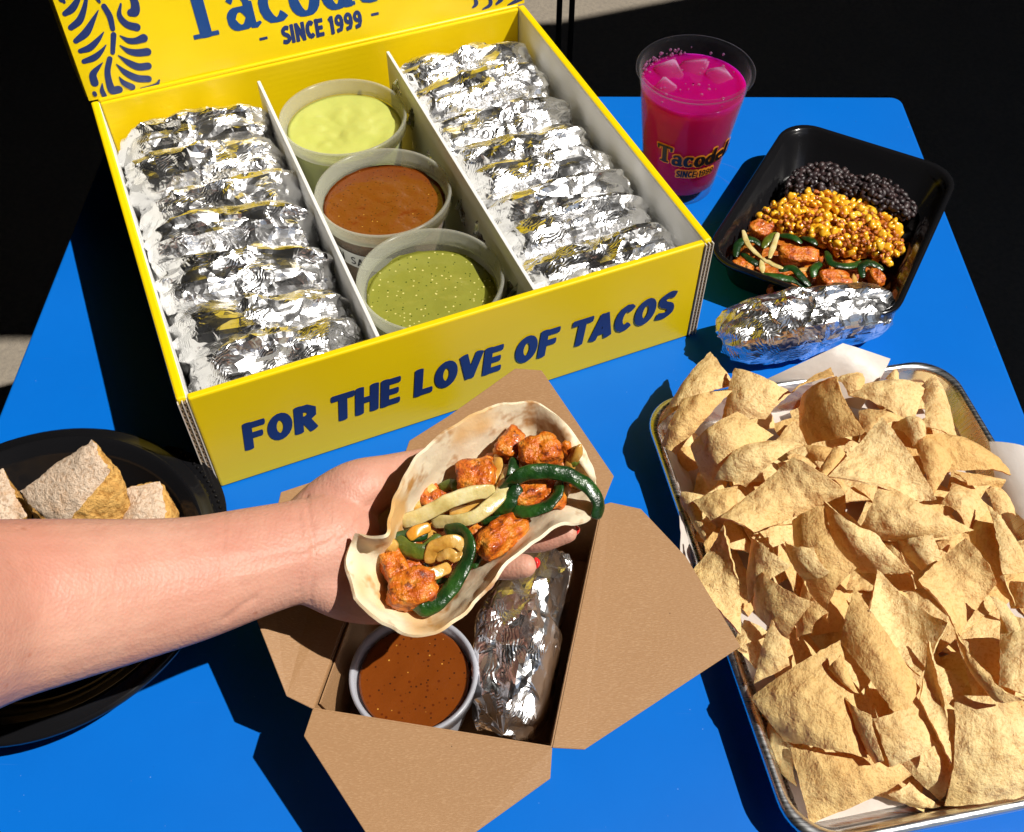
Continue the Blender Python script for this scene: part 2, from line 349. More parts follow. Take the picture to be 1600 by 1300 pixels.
# ------------------------------------------------------------------ lettering: strokes with width
def ribbon(pts, smooth=0, closed=False):
    "pts (x, y, width) -> flat outline strip vertices/faces in 2D"
    if smooth: pts = cmr(pts, smooth)
    pts = [np.asarray(p, float) for p in pts]; k = len(pts); L, R_ = [], []
    for i in range(k):
        a = pts[(i - 1) % k] if closed else pts[max(i - 1, 0)]; b = pts[(i + 1) % k] if closed else pts[min(i + 1, k - 1)]
        d1 = nrm(pts[i][:2] - a[:2]) if np.any(pts[i][:2] != a[:2]) else None; d2 = nrm(b[:2] - pts[i][:2]) if np.any(pts[i][:2] != b[:2]) else None
        d1 = d2 if d1 is None else d1; d2 = d1 if d2 is None else d2
        t = nrm(d1 + d2); n = np.array([-t[1], t[0]]); m = 1 / max(.55, n @ np.array([-d1[1], d1[0]])); hw = pts[i][2] / 2 * m
        L.append(pts[i][:2] + n * hw); R_.append(pts[i][:2] - n * hw)
    vs = L + R_; fs = [(i, (i + 1) % k, k + (i + 1) % k, k + i) for i in range(k if closed else k - 1)]
    if not closed:                                   # rounded ends
        for e, s in ((0, -1), (k - 1, 1)):
            t = nrm(pts[min(e + 1, k - 1)][:2] - pts[max(e - 1, 0)][:2]) * s; n = np.array([-t[1], t[0]]); r = pts[e][2] / 2; c = pts[e][:2]
            rnd = getattr(ribbon, 'round', .35); b = len(vs)
            arc = [c + n * r * math.cos(a) + t * r * rnd * math.sin(a) for a in np.linspace(0, math.pi, 7)]
            vs += arc; fs.append(tuple(range(b, b + 7)))
    return vs, fs
def ell(cx, cy, rx, ry, w, wy=None, n=22):
    return [(cx + rx * math.cos(a), cy + ry * math.sin(a), w if wy is None else abs(math.cos(a)) * w + abs(math.sin(a)) * wy) for a in np.linspace(0, 2 * math.pi, n, endpoint=False)]
def arc(cx, cy, rx, ry, a0, a1, w, wy=None, n=12):
    return [(cx + rx * math.cos(a), cy + ry * math.sin(a), w if wy is None else abs(math.cos(a)) * w + abs(math.sin(a)) * wy) for a in np.radians(np.linspace(a0, a1, n))]
W_ = .27
def st(*p): return [(x, y, W_) for x, y in p]
def hb(x0, x1, y): return [(x0, y, W_ * .86), (x1, y, W_ * .86)]
BOLD = {
 'F': (.66, [st((.13, 0), (.13, 1)), hb(.13, .62, .9), hb(.13, .54, .5)]), 'O': (.74, [('c', ell(.36, .5, .235, .385, W_))]),
 'R': (.70, [st((.13, 0), (.13, 1)), st((.13, .89), (.36, .89), (.52, .78), (.52, .6), (.36, .47), (.13, .47)), st((.34, .46), (.58, .0))]),
 'T': (.66, [hb(.0, .66, .9), st((.33, 0), (.33, .95))]), 'H': (.74, [st((.13, 0), (.13, 1)), st((.59, 0), (.59, 1)), hb(.13, .59, .5)]),
 'E': (.62, [st((.13, 0), (.13, 1)), hb(.13, .58, .9), hb(.13, .53, .5), hb(.13, .58, .1)]), 'L': (.60, [st((.13, 0), (.13, 1)), hb(.13, .56, .1)]),
 'V': (.74, [st((.10, 1), (.35, .08)), st((.62, 1), (.37, .08))]), 'A': (.76, [st((.10, 0), (.36, .93)), st((.64, 0), (.38, .93)), hb(.2, .55, .26)]),
 'C': (.66, [arc(.37, .5, .24, .39, 48, 312, W_)]), 'S': (.64, [[(x, y, W_ * .95) for x, y in cmr([(.55, .85), (.36, .9), (.15, .78), (.2, .58), (.46, .43), (.52, .22), (.33, .1), (.08, .14)], 4)]]),
 'I': (.30, [st((.13, 0), (.13, 1))]), 'N': (.74, [st((.13, 0), (.13, 1)), st((.59, 0), (.59, 1)), st((.13, .95), (.59, .05))]),
 '1': (.40, [st((.22, 0), (.22, .98)), st((.2, .88), (.05, .78))]), '9': (.66, [('c', ell(.33, .69, .19, .22, W_ * .85)), [(x, y, W_ * .9) for x, y in ((.53, .7), (.52, .4), (.42, .16), (.14, .1))]]),
 '-': (.5, [[(.06, .45, .16), (.40, .45, .16)]]), ' ': (.34, [])}
SER = {
 'T': (.86, [[(.43, 0, .22), (.43, 1, .22)], [(.02, .95, .11), (.84, .95, .11)], [(.07, .76, .09), (.07, 1, .13)], [(.79, .76, .09), (.79, 1, .13)], [(.2, .035, .08), (.66, .035, .08)]]),
 'a': (.62, [('c', ell(.25, .19, .17, .16, .15, .08)), [(.43, .05, .17), (.43, .45, .17)], [(.1, .5, .12), (.18, .59, .09), (.33, .6, .1), (.43, .46, .16)], [(.43, .05, .14), (.52, .02, .09), (.6, .06, .05)]]),
 'c': (.56, [arc(.29, .31, .2, .28, 42, 318, .17, .08), [(.42, .5, .14), (.44, .44, .12)]]), 'o': (.62, [('c', ell(.3, .31, .2, .28, .18, .08))]),
 'd': (.66, [('c', ell(.27, .31, .18, .28, .17, .08)), [(.49, 0, .17), (.49, 1, .17)], [(.38, .97, .06), (.49, .97, .06)], [(.49, .04, .07), (.62, .04, .07)]]),
 'e': (.56, [arc(.28, .31, .2, .28, 10, 320, .17, .08), [(.1, .34, .07), (.46, .34, .07)]]), 'l': (.34, [[(.17, 0, .17), (.17, 1, .17)], [(.02, .04, .07), (.32, .04, .07)], [(.05, .97, .06), (.17, .97, .06)]]),
 'i': (.34, [[(.17, 0, .17), (.17, .6, .17)], [(.02, .04, .07), (.32, .04, .07)], [(.05, .58, .06), (.17, .58, .06)], [(.165, .8, .17), (.175, .8, .17)]])}
def letters(text, font, mapf, mat, name, parent, shear=0., track=0., grow=0., lift=0., rise=None, rnd=.3):
    "one mesh per word, mapped by mapf(x, y, lift) onto a surface"
    x0 = 0; ribbon.round = rnd; mb = MB(); k = 0; tot = sum(font[c][0] + track for c in text)
    for c in text:
        adv, strokes = font[c]
        for s in strokes:
            closed = isinstance(s, tuple); s = s[1] if closed else s
            s = [(x, y, w_ + grow) for x, y, w_ in s]
            vs, fs = ribbon(s, 0, closed); k += 1
            dy = rise(x0 / tot) if rise else 0
            mb.add([mapf(x0 + v[0] + shear * v[1], v[1] + dy, lift + 1.2e-5 * k) for v in vs], fs)
        x0 += adv + track
    return mb.build(name, mat, parent)
def text_len(t, font, track=0.): return sum(font[c][0] + track for c in t)

# ================================================================== setting
GZ = -.74
gx, gy = np.linspace(-40, 40, 41), np.linspace(-40, 40, 41)
gnd = mk('ground', [(-60, -60, GZ), (60, -60, GZ), (60, 60, GZ), (-60, 60, GZ)], [(0, 1, 2, 3)], CONC, origin=(0, 0, GZ)); gnd['kind'] = 'structure'
# table: square steel top on a pedestal
t = thing('table', 'square blue painted metal table that all the food stands on', 'table', (0, .54, GZ))
TX0, TX1, TY0, TY1, RC = -.4163, .4176, .118, .9645, .012
def rrect(x0, x1, y0, y1, r, n=8):
    out = []
    for cx, cy_, a0 in ((x1 - r, y1 - r, 0), (x0 + r, y1 - r, 90), (x0 + r, y0 + r, 180), (x1 - r, y0 + r, 270)):
        out += [(cx + r * math.cos(math.radians(a0 + 90 * i / n)), cy_ + r * math.sin(math.radians(a0 + 90 * i / n))) for i in range(n + 1)]
    return out
pl = rrect(TX0, TX1, TY0, TY1, RC)
bevel(mk('table_top', *prism([V(x, y, -.028) for x, y in pl], (0, 0, .028)), BLUE, t, smooth=False), .0025, 3)
mk('pedestal', *lathe([(.035, -.03), (.035, -.70), (.06, -.715), (.26, -.725), (.26, -.739)], (0, .54, 0), 32), STEEL, t)
# unseen walls and overhead sheets, added to block sky light and deepen the shade
b = MB(); b.box((-4, -1.8, GZ), (5, 0, 0), (0, .2, 0), (0, 0, 3.4)); tag(b.build('wall', WALLM, origin=(-1.5, -1.7, GZ)), 'unseen dark wall added behind the viewer of the table to block sky light', 'wall')
b = MB(); b.box((-2.6, -1.5, GZ), (.2, 0, 0), (0, 7, 0), (0, 0, 3.4)); tag(b.build('wall', WALLM, origin=(-2.5, 2, GZ)), 'unseen dark wall added along the left of the patio to block sky light', 'wall')
b = MB(); b.box((3.2, -1.6, GZ), (.2, 0, 0), (0, 7, 0), (0, 0, 3.9)); tag(b.build('wall', WALLM, origin=(3.3, 1.9, GZ)), 'unseen dark wall added along the right of the patio to block sky light', 'wall')
b = MB(); b.box((-2.4, 5.2, GZ), (5.6, 0, 0), (0, .2, 0), (0, 0, 3.4)); tag(b.build('wall', WALLM, origin=(.4, 5.3, GZ)), 'unseen dark wall added at the far end of the patio to block sky light', 'wall')
def blocker(pts, label):  # overhead sheet with edge bars, added out of view to block light
    a = thing('blocker', label, 'blocker', pts[0])
    mk('blocker_sheet', *prism([V(*p) for p in pts], (0, 0, .03)), BLOCKM, a, smooth=False)
    c = sum(V(*p) for p in pts) / len(pts)
    for i in range(len(pts)):
        p, q = V(*pts[i]), V(*pts[(i + 1) % len(pts)]); p = p + (c - p) * .01; q = q + (c - q) * .01
        mk('blocker_bar', *tube([p - V(0, 0, .03), q - V(0, 0, .03)], [.018, .018], 8), STEEL, a)
blocker([(-2.4, .82, 2.0), (3.15, .82, 2.0), (3.15, 2.30, 2.0), (1.96, 1.87, 2.0), (1.75, 1.85, 2.0), (1.6, 2.6, 2.0), (-2.4, 2.6, 2.0)], 'unseen dark sheet added overhead to shade the ground beyond the table')  # outline shaped to leave a sunlit strip on the far ground
blocker([(-2.4, -1.6, 2.06), (.68, -1.6, 2.06), (.68, .80, 2.06), (-2.4, .80, 2.06)], 'unseen dark sheet added over the near left side of the patio to block sky light')
blocker([(2.05, -1.6, 2.06), (3.15, -1.6, 2.06), (3.15, .80, 2.06), (2.05, .80, 2.06)], 'unseen dark sheet added over the near right side of the patio to block sky light')
blocker([(.70, -1.6, 2.06), (2.03, -1.6, 2.06), (2.03, -.50, 2.06), (.70, -.50, 2.06)], 'unseen dark sheet added over the near middle of the patio to block sky light')
blocker([(-2.4, 2.62, 2.06), (3.15, 2.62, 2.06), (3.15, 5.15, 2.06), (-2.4, 5.15, 2.06)], 'unseen dark sheet added over the far end of the patio to block sky light')
# metal chairs beyond the table
def chair(c, rot, mat, label):
    a = thing('cafe_chair', label, 'chair', (c[0], c[1], GZ)); cs, sn = math.cos(rot), math.sin(rot)
    L = lambda x, y, z: V(c[0] + cs * x - sn * y, c[1] + sn * x + cs * y, GZ + z)
    pl = [L(x, y, .445) for x, y in rrect(-.2, .2, -.2, .2, .05)]; mk('seat', *prism(pl, (0, 0, .014)), mat, a, smooth=False)
    for sx in (-1, 1):
        for sy in (-1, 1):
            for d in (0, .028):
                top = (sx * (.17 - d), sy * .17, .445); bot = (sx * (.172 - d), sy * .171, 0.008)
                mk('leg', *tube([L(*top), L(*bot)], [.0065, .0065], 8), mat, a)
    mk('back_frame', *tube(cmr([L(-.18, .19, .45), L(-.2, .24, .8), L(-.1, .26, .87), L(.1, .26, .87), L(.2, .24, .8), L(.18, .19, .45)], 6), [.009] * 31, 8), mat, a)
    for x in (-.1, 0, .1): mk('back_slat', *tube([L(x, .19, .45), L(x, .262, .86)], [.012, .012], 8, .3, up=(sn, -cs, 0)), mat, a)
chair((-.040, 2.33, 0), 0., STEEL, 'black steel cafe chair whose paired leg rods stand behind the yellow carton')
def tleg(px0, py0, px1, py1, y, r0, r1, nm, par, mat):
    p = Pp(px0, py0, V(0, y, 0), V(0, 1, 0)); q = Pp(px1, py1, V(0, y, 0), V(0, 1, 0)); return mk(nm, *tube([p, q], [r0, r1], 10), mat, par)

# ================================================================== yellow carton
BA = 0.4034825; E1 = V(math.cos(BA), math.sin(BA), 0); E2 = V(-math.sin(BA), math.cos(BA), 0); EZ = V(0, 0, 1)
BO = V(-.23034, .44869, 0); BW, BD, BH = .42289, .37716, .1073
def B(u, v, z): return BO + E1 * u + E2 * v + EZ * z
box = thing('taco_carton', 'open yellow card carton with navy lettering, packed with foil tacos and three sauce tubs', 'carton', B(BW / 2, BD / 2, 0))
def slab(name, u, v, z, mats, mi=None, bv=.0012):
    mb = MB(); o = B(u[0], v[0], z[0]); mb.box(o, E1 * (u[1] - u[0]), E2 * (v[1] - v[0]), EZ * (z[1] - z[0])); x = mb.build(name, mats, box)
    if mi: x.data.polygons.foreach_set('material_index', mi)        # bottom, top, front, right, back, left
    return bevel(x, bv, 2)
slab('base', (.008, BW - .008), (.008, BD - .006), (.001, .004), [WHITE])
slab('side_panel', (0, .0075), (.002, BD), (.0005, BH), [YEL, WHITE], [0, 0, 0, 1, 0, 0], .002)
slab('side_panel', (BW - .0075, BW), (.002, BD), (.0005, BH), [YEL, WHITE], [0, 0, 0, 0, 0, 1], .002)
slab('front_panel', (.0078, BW - .0078), (0, .006), (.0005, BH - .0005), [YEL, WHITE], [0, 0, 0, 0, 1, 0], .0015)
slab('back_panel', (.0078, BW - .0078), (BD - .005, BD), (.0005, BH - .001), [YEL], None, .0015)
for u in (.1455, .2700): slab('divider', (u, u + .003), (.0065, .352), (.0045, BH - .001), [WHITE], None, .0006)
# corrugated edge of the side panels, standing open at the front corners
for u0 in (.0002, BW - .0073):
    mb = MB()
    for k in range(3): mb.box(B(u0 + k * .0031, -.0012, .002), E1 * .0008, E2 * .0032, EZ * (BH - .004), 1)
    for k in range(2):
        zs = np.linspace(.003, BH - .003, 90); vs, fs = [], []
        for z in zs:
            u = u0 + .0008 + k * .0031 + .00115 + .00105 * math.sin(z * 2 * math.pi / .0068 + k * 1.3)
            for du, dv in ((-.0003, -.0008), (.0003, -.0008), (.0003, .002), (-.0003, .002)): vs.append(B(u + du, dv, z))
        for i in range(len(zs) - 1):
            for q in range(4): fs.append((i * 4 + q, i * 4 + (q + 1) % 4, i * 4 + 4 + (q + 1) % 4, i * 4 + 4 + q))
        mb.add(vs, fs, 0)
    mb.build('corrugated_edge', [FLUTE, LINER], box)
# lid, leaning back on its hinge
LA = math.radians(75); LU = math.cos(LA) * E2 + math.sin(LA) * EZ; LN = np.cross(E1, LU); LO = B(0, BD, BH)
def LP(u, v, d=0.): return LO + E1 * u + LU * v + LN * d
def lidwave(u, v): return .0016 * math.sin(u * 19 + 1) * min(1, v / .04) - .0012 * math.exp(-v / .008) + .0012 * fbm((u, v, 0), 14)
def LI(u, v, l=0.): return LP(u, v, lidwave(u, v - .001) + .00185 + l)
NU, NV = 60, 40; gr = np.zeros((NU, NV, 3))
for i in range(NU):
    for j in range(NV):
        u = -.0005 + (BW + .001) * i / (NU - 1); v = .290 * j / (NV - 1)
        gr[i, j] = LP(u, v + .001, lidwave(u, v))
lid = mk('lid', *shell(gr, .003, NU, NV), YEL, box)
mb = MB(); vs, fs = tube([B(.009, BD - .001, BH), B(BW - .009, BD - .001, BH)], [.0022, .0022], 8); mb.add(vs, fs); mb.build('hinge_fold', YEL, box, smooth=True)
for u, sg in ((-.0005, -1), (BW + .0005, 1)):                                          # the lid's side tabs, folded back
    mk('lid_tab', *prism([LP(u, .004, -.003), LP(u + sg * .004, .02, -.05), LP(u + sg * .004, .27, -.05), LP(u, .287, -.003)], E1 * sg * .0015), YEL, box, smooth=False)
# print on the lid: leaf ornament, name, year line
def deco(strokes, k, ox, oy, name, mat):
    ribbon.round = 1.; e = 0
    for s in strokes:
        q = []
        for (x, y, w_) in s:
            h = Pp(ox + x / k, oy + y / k, LO, LN) - LO; q.append((h @ E1, h @ LU, w_ * 2 / k * .00053))
        vs, fs = ribbon(q, 5); e += 1
        mk(name, [LI(v[0], v[1], 1.2e-5 * e) for v in vs], fs, mat, box, smooth=False)
deco([[(490, -60, 20), (480, -20, 28), (500, 8, 12)], [(505, 100, 20), (560, 60, 28), (605, -10, 20), (620, -60, 8)], [(552, 208, 22), (620, 150, 27), (655, 60, 20), (672, -20, 14)],
      [(590, 312, 20), (670, 245, 30), (725, 150, 18), (765, 72, 4)], [(625, 390, 18), (700, 362, 26), (765, 300, 18), (808, 242, 4)], [(655, 472, 20), (735, 440, 26), (790, 390, 16), (826, 342, 4)],
      [(738, 640, 32), (725, 575, 28), (765, 520, 16), (800, 480, 3)], [(742, 735, 17), (736, 722, 17)], [(815, 742, 20), (797, 700, 18), (797, 645, 4)],
      [(810, 40, 22), (855, 120, 24), (878, 215, 20)], [(885, 262, 22), (878, 400, 18)], [(855, 450, 22), (838, 550, 24), (855, 650, 28), (880, 700, 34), (925, 695, 34)],
      [(1020, -60, 25), (1052, 20, 32), (1050, 80, 38), (1020, 90, 30)], [(940, 22, 8), (930, 110, 20), (985, 180, 28), (1065, 205, 32)], [(935, 270, 4), (1000, 308, 22), (1060, 310, 26), (1120, 290, 34)],
      [(935, 346, 4), (1000, 390, 22), (1070, 405, 30), (1150, 398, 32)], [(922, 424, 4), (1000, 480, 24), (1080, 515, 30), (1155, 510, 30)], [(908, 494, 4), (980, 560, 24), (1070, 605, 30), (1158, 612, 28)],
      [(930, 594, 4), (965, 640, 22), (1030, 675, 28)], [(740, -40, 12), (765, -10, 14), (775, 5, 10)], [(1095, 686, 3), (1170, 672, 9), (1225, 655, 14), (1243, 622, 7)]], 5., 0, 0, 'leaf_ornament', NAVY)
deco([[(150, 45, 6), (172, 20, 16), (160, -20, 10)], [(215, 55, 5), (260, 25, 15), (255, -25, 12)], [(300, 20, 10), (330, -10, 18), (345, -40, 14)], [(370, 30, 4), (410, 10, 14), (460, -12, 14)]], 4., 700, 0, 'leaf_ornament', NAVY)
s_ = .049
letters('Tacodeli', SER, lambda x, y, l: LI(.0935 + x * s_, .0335 + y * s_, l), INK_BLUE, 'name_lettering', box, 0., .0, rnd=.15)
s_ = .0155; L_ = text_len('SINCE 1999', BOLD, .03)
letters('SINCE 1999', BOLD, lambda x, y, l: LI(.180 + x * .078 / L_, .0125 + y * s_, l), NAVY, 'year_lettering', box, .06, .03)
for u in (.163, .2705): letters('-', BOLD, lambda x, y, l: LI(u - .004 + x * .02, .0145 + y * s_, l), NAVY, 'dash_mark', box)
# print on the front panel
T_ = 'FOR THE LOVE OF TACOS'; L_ = text_len(T_, BOLD, .05)
letters(T_, BOLD, lambda x, y, l: B(.0335 + x * .362 / L_, -.0004 - l, .0352 + y * .0288), NAVY, 'slogan_lettering', box, .13, .05)

# ================================================================== foil-wrapped tacos
def foil_mesh(L, ry, rz, seed, nu=56, nv=60, p=2.6, flat_end=.55, amp=1.):
    rs = random.Random(seed); vs, fs = [], []; off = V(rs.uniform(0, 50), rs.uniform(0, 50), rs.uniform(0, 50)); bend = rs.uniform(-.006, .006); fat = rs.uniform(-.1, .1)
    for i in range(nu):
        t = -1 + 2 * i / (nu - 1); x = t * L / 2; e = (1 - abs(t) ** 5) ** .5 if abs(t) < 1 else 0
        e = max(e, .10); sh = 1 + fat * t
        for j in range(nv):
            a = 2 * math.pi * j / nv; c, s = math.cos(a), math.sin(a); r = (abs(c) ** p + abs(s) ** p) ** (-1 / p)
            q = V(x, r * c * ry * (flat_end + (1 - flat_end) * e) * (e ** .3) * sh + bend * (1 - t * t), r * s * rz * e * sh)
            qq = q + off; cr = 0
            for f, k in ((26, .0052), (62, .0028)):
                m = mn.noise_vector(Vector(qq) * f * .5) * .25
                cr += k * (.5 - abs(mn.noise(Vector(qq) * f + m)) * 2.2)
            cr += .0026 * (.5 - abs(mn.noise(Vector((qq[0] * 16, qq[1] * 85, qq[2] * 85)))) * 2.4)
            cr += .0042 * math.exp(-((a - 1.25 - .35 * mn.noise(Vector((x * 22 + off[0], 0, 0)))) / .11) ** 2)
            cr += .0010 * mn.cell(Vector(qq) * 60) * .5
            d = nrm(V(.15 * t, c * rz, s * ry)); q = q + d * cr * amp
            vs.append(q)
    for i in range(nu - 1):
        for j in range(nv):
            j2 = (j + 1) % nv; a, b_, c_, d_ = i * nv + j, i * nv + j2, (i + 1) * nv + j2, (i + 1) * nv + j
            fs += [(a, b_, c_), (a, c_, d_)] if (i + j) % 2 else [(a, b_, d_), (b_, c_, d_)]
    fs.append(tuple(range(nv))[::-1]); fs.append(tuple(range((nu - 1) * nv, nu * nv)))
    return mesh('foil_taco', vs, fs, False, [FOIL])
def foil(c, ang, L, ry, rz, seed, label, group=None, tilt=0., roll=0., name='foil_taco', **k):
    o = put(name, foil_mesh(L, ry, rz, seed, **k), None, c, None)
    o.rotation_euler = Matrix.Rotation(ang, 3, 'Z').__matmul__(Matrix.Rotation(tilt, 3, 'Y')).__matmul__(Matrix.Rotation(roll, 3, 'X')).to_euler()
    return tag(o, label, 'foil taco', group)
G_ = 'foil wrapped tacos packed in the carton'
LR = [.051, .092, .139, .188, .238, .289, .337]
NAME_L = ['foil taco nearest the front panel in the left lane of the carton', 'foil taco second from the front in the left lane, beside the green salsa tub', 'foil taco third from the front in the left lane of the carton',
          'foil taco in the middle of the left lane, fourth from the front', 'foil taco third from the back in the left lane, beside the red salsa tub', 'foil taco second from the back in the left lane, with a dark ribbed left end',
          'rearmost foil taco of the left lane, against the yellow back panel']
for i, v in enumerate(LR):
    c = B(.078 + random.uniform(-.002, .002), v - .006, .062 + random.uniform(-.003, .003))
    foil(c, BA - (.08 if i == 0 else .16) + random.uniform(-.04, .04), .139, .0275, .043, 11 + i, NAME_L[i], G_, random.uniform(-.03, .03), .38 + random.uniform(-.12, .12))
RR = [.045, .084, .123, .162, .202, .244, .290, .330]
NAME_R = ['foil taco nearest the front panel in the right lane of the carton', 'foil taco second from the front in the right lane of the carton', 'foil taco third from the front in the right lane of the carton', 'foil taco fourth from the front in the right lane of the carton',
          'foil taco fourth from the back in the right lane, right end raised', 'foil taco third from the back in the right lane of the carton', 'foil taco second from the back in the right lane of the carton', 'rearmost foil taco of the right lane, piled high in the back corner']
for i, v in enumerate(RR):
    c = B(.339 + random.uniform(-.002, .002), v - .003, .061 + random.uniform(-.003, .004) + (.006 if i == 7 else 0))
    foil(c, BA - .02 + random.uniform(-.06, .06), .139, .0255, .043, 40 + i, NAME_R[i], G_, random.uniform(-.04, .04), .36 + random.uniform(-.12, .12))

# ================================================================== three sauce tubs in the middle lane
def tub(c, sauce, zs, label, seed, lump=0., h=.104, r=.0585):
    a = thing('sauce_tub', label, 'sauce tub', (c[0], c[1], c[2])); rb = r * .80
    prof = [(.001, .0015), (rb - .003, .0015), (rb - .0006, .004)] + [(rb + (r - .004 - rb) * k / 6, .004 + (h - .018) * k / 6) for k in range(1, 7)] + [(r - .0035, h - .011), (r - .0012, h - .0095), (r - .001, h - .002), (r, h - .0015), (r + .0002, h)]
    prof += [(r - .0016, h), (r - .0022, h - .009), (r - .0045, h - .011)] + [(rb + (r - .004 - rb) * k / 6 - .0008, .004 + (h - .018) * k / 6) for k in range(6, 0, -1)] + [(rb - .003, .003), (.001, .003)]
    vs, fs = lathe(prof, c, 72); mk('tub_wall', vs, fs, DELI, a); mk('tub_rim', *lathe([(r - .0002, h - .0122), (r + .0003, h - .002), (r + .0009, h - .0005), (r + .0004, h + .0009), (r - .0012, h + .0009), (r - .0024, h - .0005), (r - .0028, h - .009), (r - .0046, h - .0118), (r - .0030, h - .0122)], c, 72, True), RIMM, a)
    rs = rb + (r - .004 - rb) * (zs - .004) / (h - .018) - .0011
    vs, fs = [], []; n, K = 64, 18; rnd = random.Random(seed)
    for k in range(K + 1):
        rr = rs * k / K
        for i in range(n):
            th = 2 * math.pi * i / n; x, y = rr * math.cos(th), rr * math.sin(th)
            z = zs + (.0012 * (k / K) ** 8) + lump * (1 - (k / K) ** 6) * (fbm((x + seed, y, 0), 28) * .6 + abs(nz((x, y, seed), 60)) * .5) + .0003 * fbm((x, y, seed), 60)
            vs.append(V(c[0] + x, c[1] + y, c[2] + z))
    for k in range(K):
        for i in range(n):
            i2 = (i + 1) % n; fs.append((k * n + i, (k + 1) * n + i, (k + 1) * n + i2, k * n + i2))
    b0 = len(vs)
    for k in range(6):
        z = zs - (zs - .0035) * (k + 1) / 6; rr = rb + (r - .004 - rb) * (z - .004) / (h - .018) - .0011
        for i in range(n): vs.append(V(c[0] + rr * math.cos(2 * math.pi * i / n), c[1] + rr * math.sin(2 * math.pi * i / n), c[2] + z))
    prev = K * n
    for k in range(6):
        cur = b0 + k * n
        for i in range(n): i2 = (i + 1) % n; fs.append((prev + i, cur + i, cur + i2, prev + i2))
        prev = cur
    mk('sauce', vs, fs, sauce, a)
    vs, fs = [], []; m = 96
    for i in range(m):
        th = 2 * math.pi * i / m; hh = .0012 + .0050 * max(0, mn.noise(Vector((math.cos(th) * 2.2 + seed, math.sin(th) * 2.2, 0))) + .15) + .0018 * max(0, mn.noise(Vector((math.cos(th) * 9 + seed, math.sin(th) * 9, 3))))
        for z in (zs - .001, zs + hh * .6, zs + hh):
            z = min(z, h - .013); rr = rb + (r - .004 - rb) * (z - .004) / (h - .018) - .0010; vs.append(V(c[0] + rr * math.cos(th), c[1] + rr * math.sin(th), c[2] + z))
    for i in range(m):
        for q in (0, 1): i2 = (i + 1) % m; fs.append((i * 3 + q, i2 * 3 + q, i2 * 3 + q + 1, i * 3 + q + 1))
    mk('sauce_smear', vs, fs, sauce, a); return a
TZ_ = .0045
t1 = tub(B(.2072, .293, TZ_), S_PALE, .0715, 'clear tub of thick pale green sauce at the back of the middle lane', 3, .005, h=.0855, r=.0572)
t2 = tub(B(.2072, .1785, TZ_), S_RED, .0705, 'clear tub of smooth red salsa between the two green sauces', 5, .0016, h=.0855, r=.0572)
t3 = tub(B(.2078, .0640, TZ_), S_GREEN, .0660, 'clear tub of seedy green salsa nearest the front panel', 9, .0018, h=.0855, r=.0572)
# paper label on the red salsa tub
mb = MB(); c = B(.2072, .1785, TZ_); a0 = math.radians(195); vs, fs = [], []
for i in range(25):
    th = a0 + i / 24 * math.radians(85)
    for z in (.040, .057):
        r = .0458 + .0074 * (z - .004) / .0675 + .0006; vs.append(V(c[0] + r * math.cos(th), c[1] + r * math.sin(th), c[2] + z))
fs = [(2 * i, 2 * i + 2, 2 * i + 3, 2 * i + 1) for i in range(24)]
lab = mk('label', vs, fs, LABEL, t2)
def labmap(x, y, l):
    z = .043 + y * .010; th = a0 + math.radians(20) + x * .17; r = .0458 + .0074 * (z - .004) / .0675 + .0008 + l
    return V(c[0] + r * math.cos(th), c[1] + r * math.sin(th), c[2] + z)
vs = letters('RN SA', {'R': BOLD['R'], 'N': BOLD['N'], 'S': BOLD['S'], 'A': BOLD['A'], ' ': (.6, [])}, labmap, INK_K, 'handwriting', t2, .1, .08, -.12)

# ================================================================== pink drink
CC = V(.163, .818, 0); CH, CR0, CR1 = .128, .0335, .0515
cup = thing('drink_cup', 'clear plastic cup of bright pink drink with dark lettering', 'cup', CC)
def cr_(z): return CR0 + (CR1 - .0015 - CR0) * z / CH
prof = [(.001, .006), (CR0 - .006, .006), (CR0 - .004, .001), (CR0 - .0015, .0), (CR0, .002)] + [(cr_(CH * k / 10), CH * k / 10) for k in range(1, 10)] + [(cr_(CH - .006), CH - .006)]
prof += [(cr_(CH) + .0002, CH - .003)] + [(CR1 - .0003 + .0021 * math.cos(a), CH + .0021 * math.sin(a)) for a in np.radians(np.linspace(-120, 200, 10))]
prof += [(cr_(CH - .006) - .0007, CH - .006)] + [(cr_(CH * k / 10) - .0007, CH * k / 10) for k in range(9, 0, -1)] + [(CR0 - .004, .0075), (.001, .0075)]
mk('cup_wall', *lathe(prof, CC, 80), CUPM, cup)
DZ = .1135
vs, fs = [], []; n = 72; zs_ = [(.0005, .0078), (CR0 - .006, .0078), (CR0 - .0016, .011)] + [(cr_(z) - .0009, z) for z in np.linspace(.014, DZ, 12)] + [(cr_(DZ) - .003, DZ - .0008)] + [(cr_(DZ) * k, DZ - .0008) for k in (.8, .6, .4, .2, .02)]
vs, fs = lathe(zs_, CC, n)
for i, v in enumerate(vs):
    if v[2] > DZ - .0015 and np.hypot(*(v - CC)[:2]) < CR1 - .008: vs[i] = v + V(0, 0, .0012 * fbm(v, 60))
mk('drink', vs, fs, DRINK, cup)
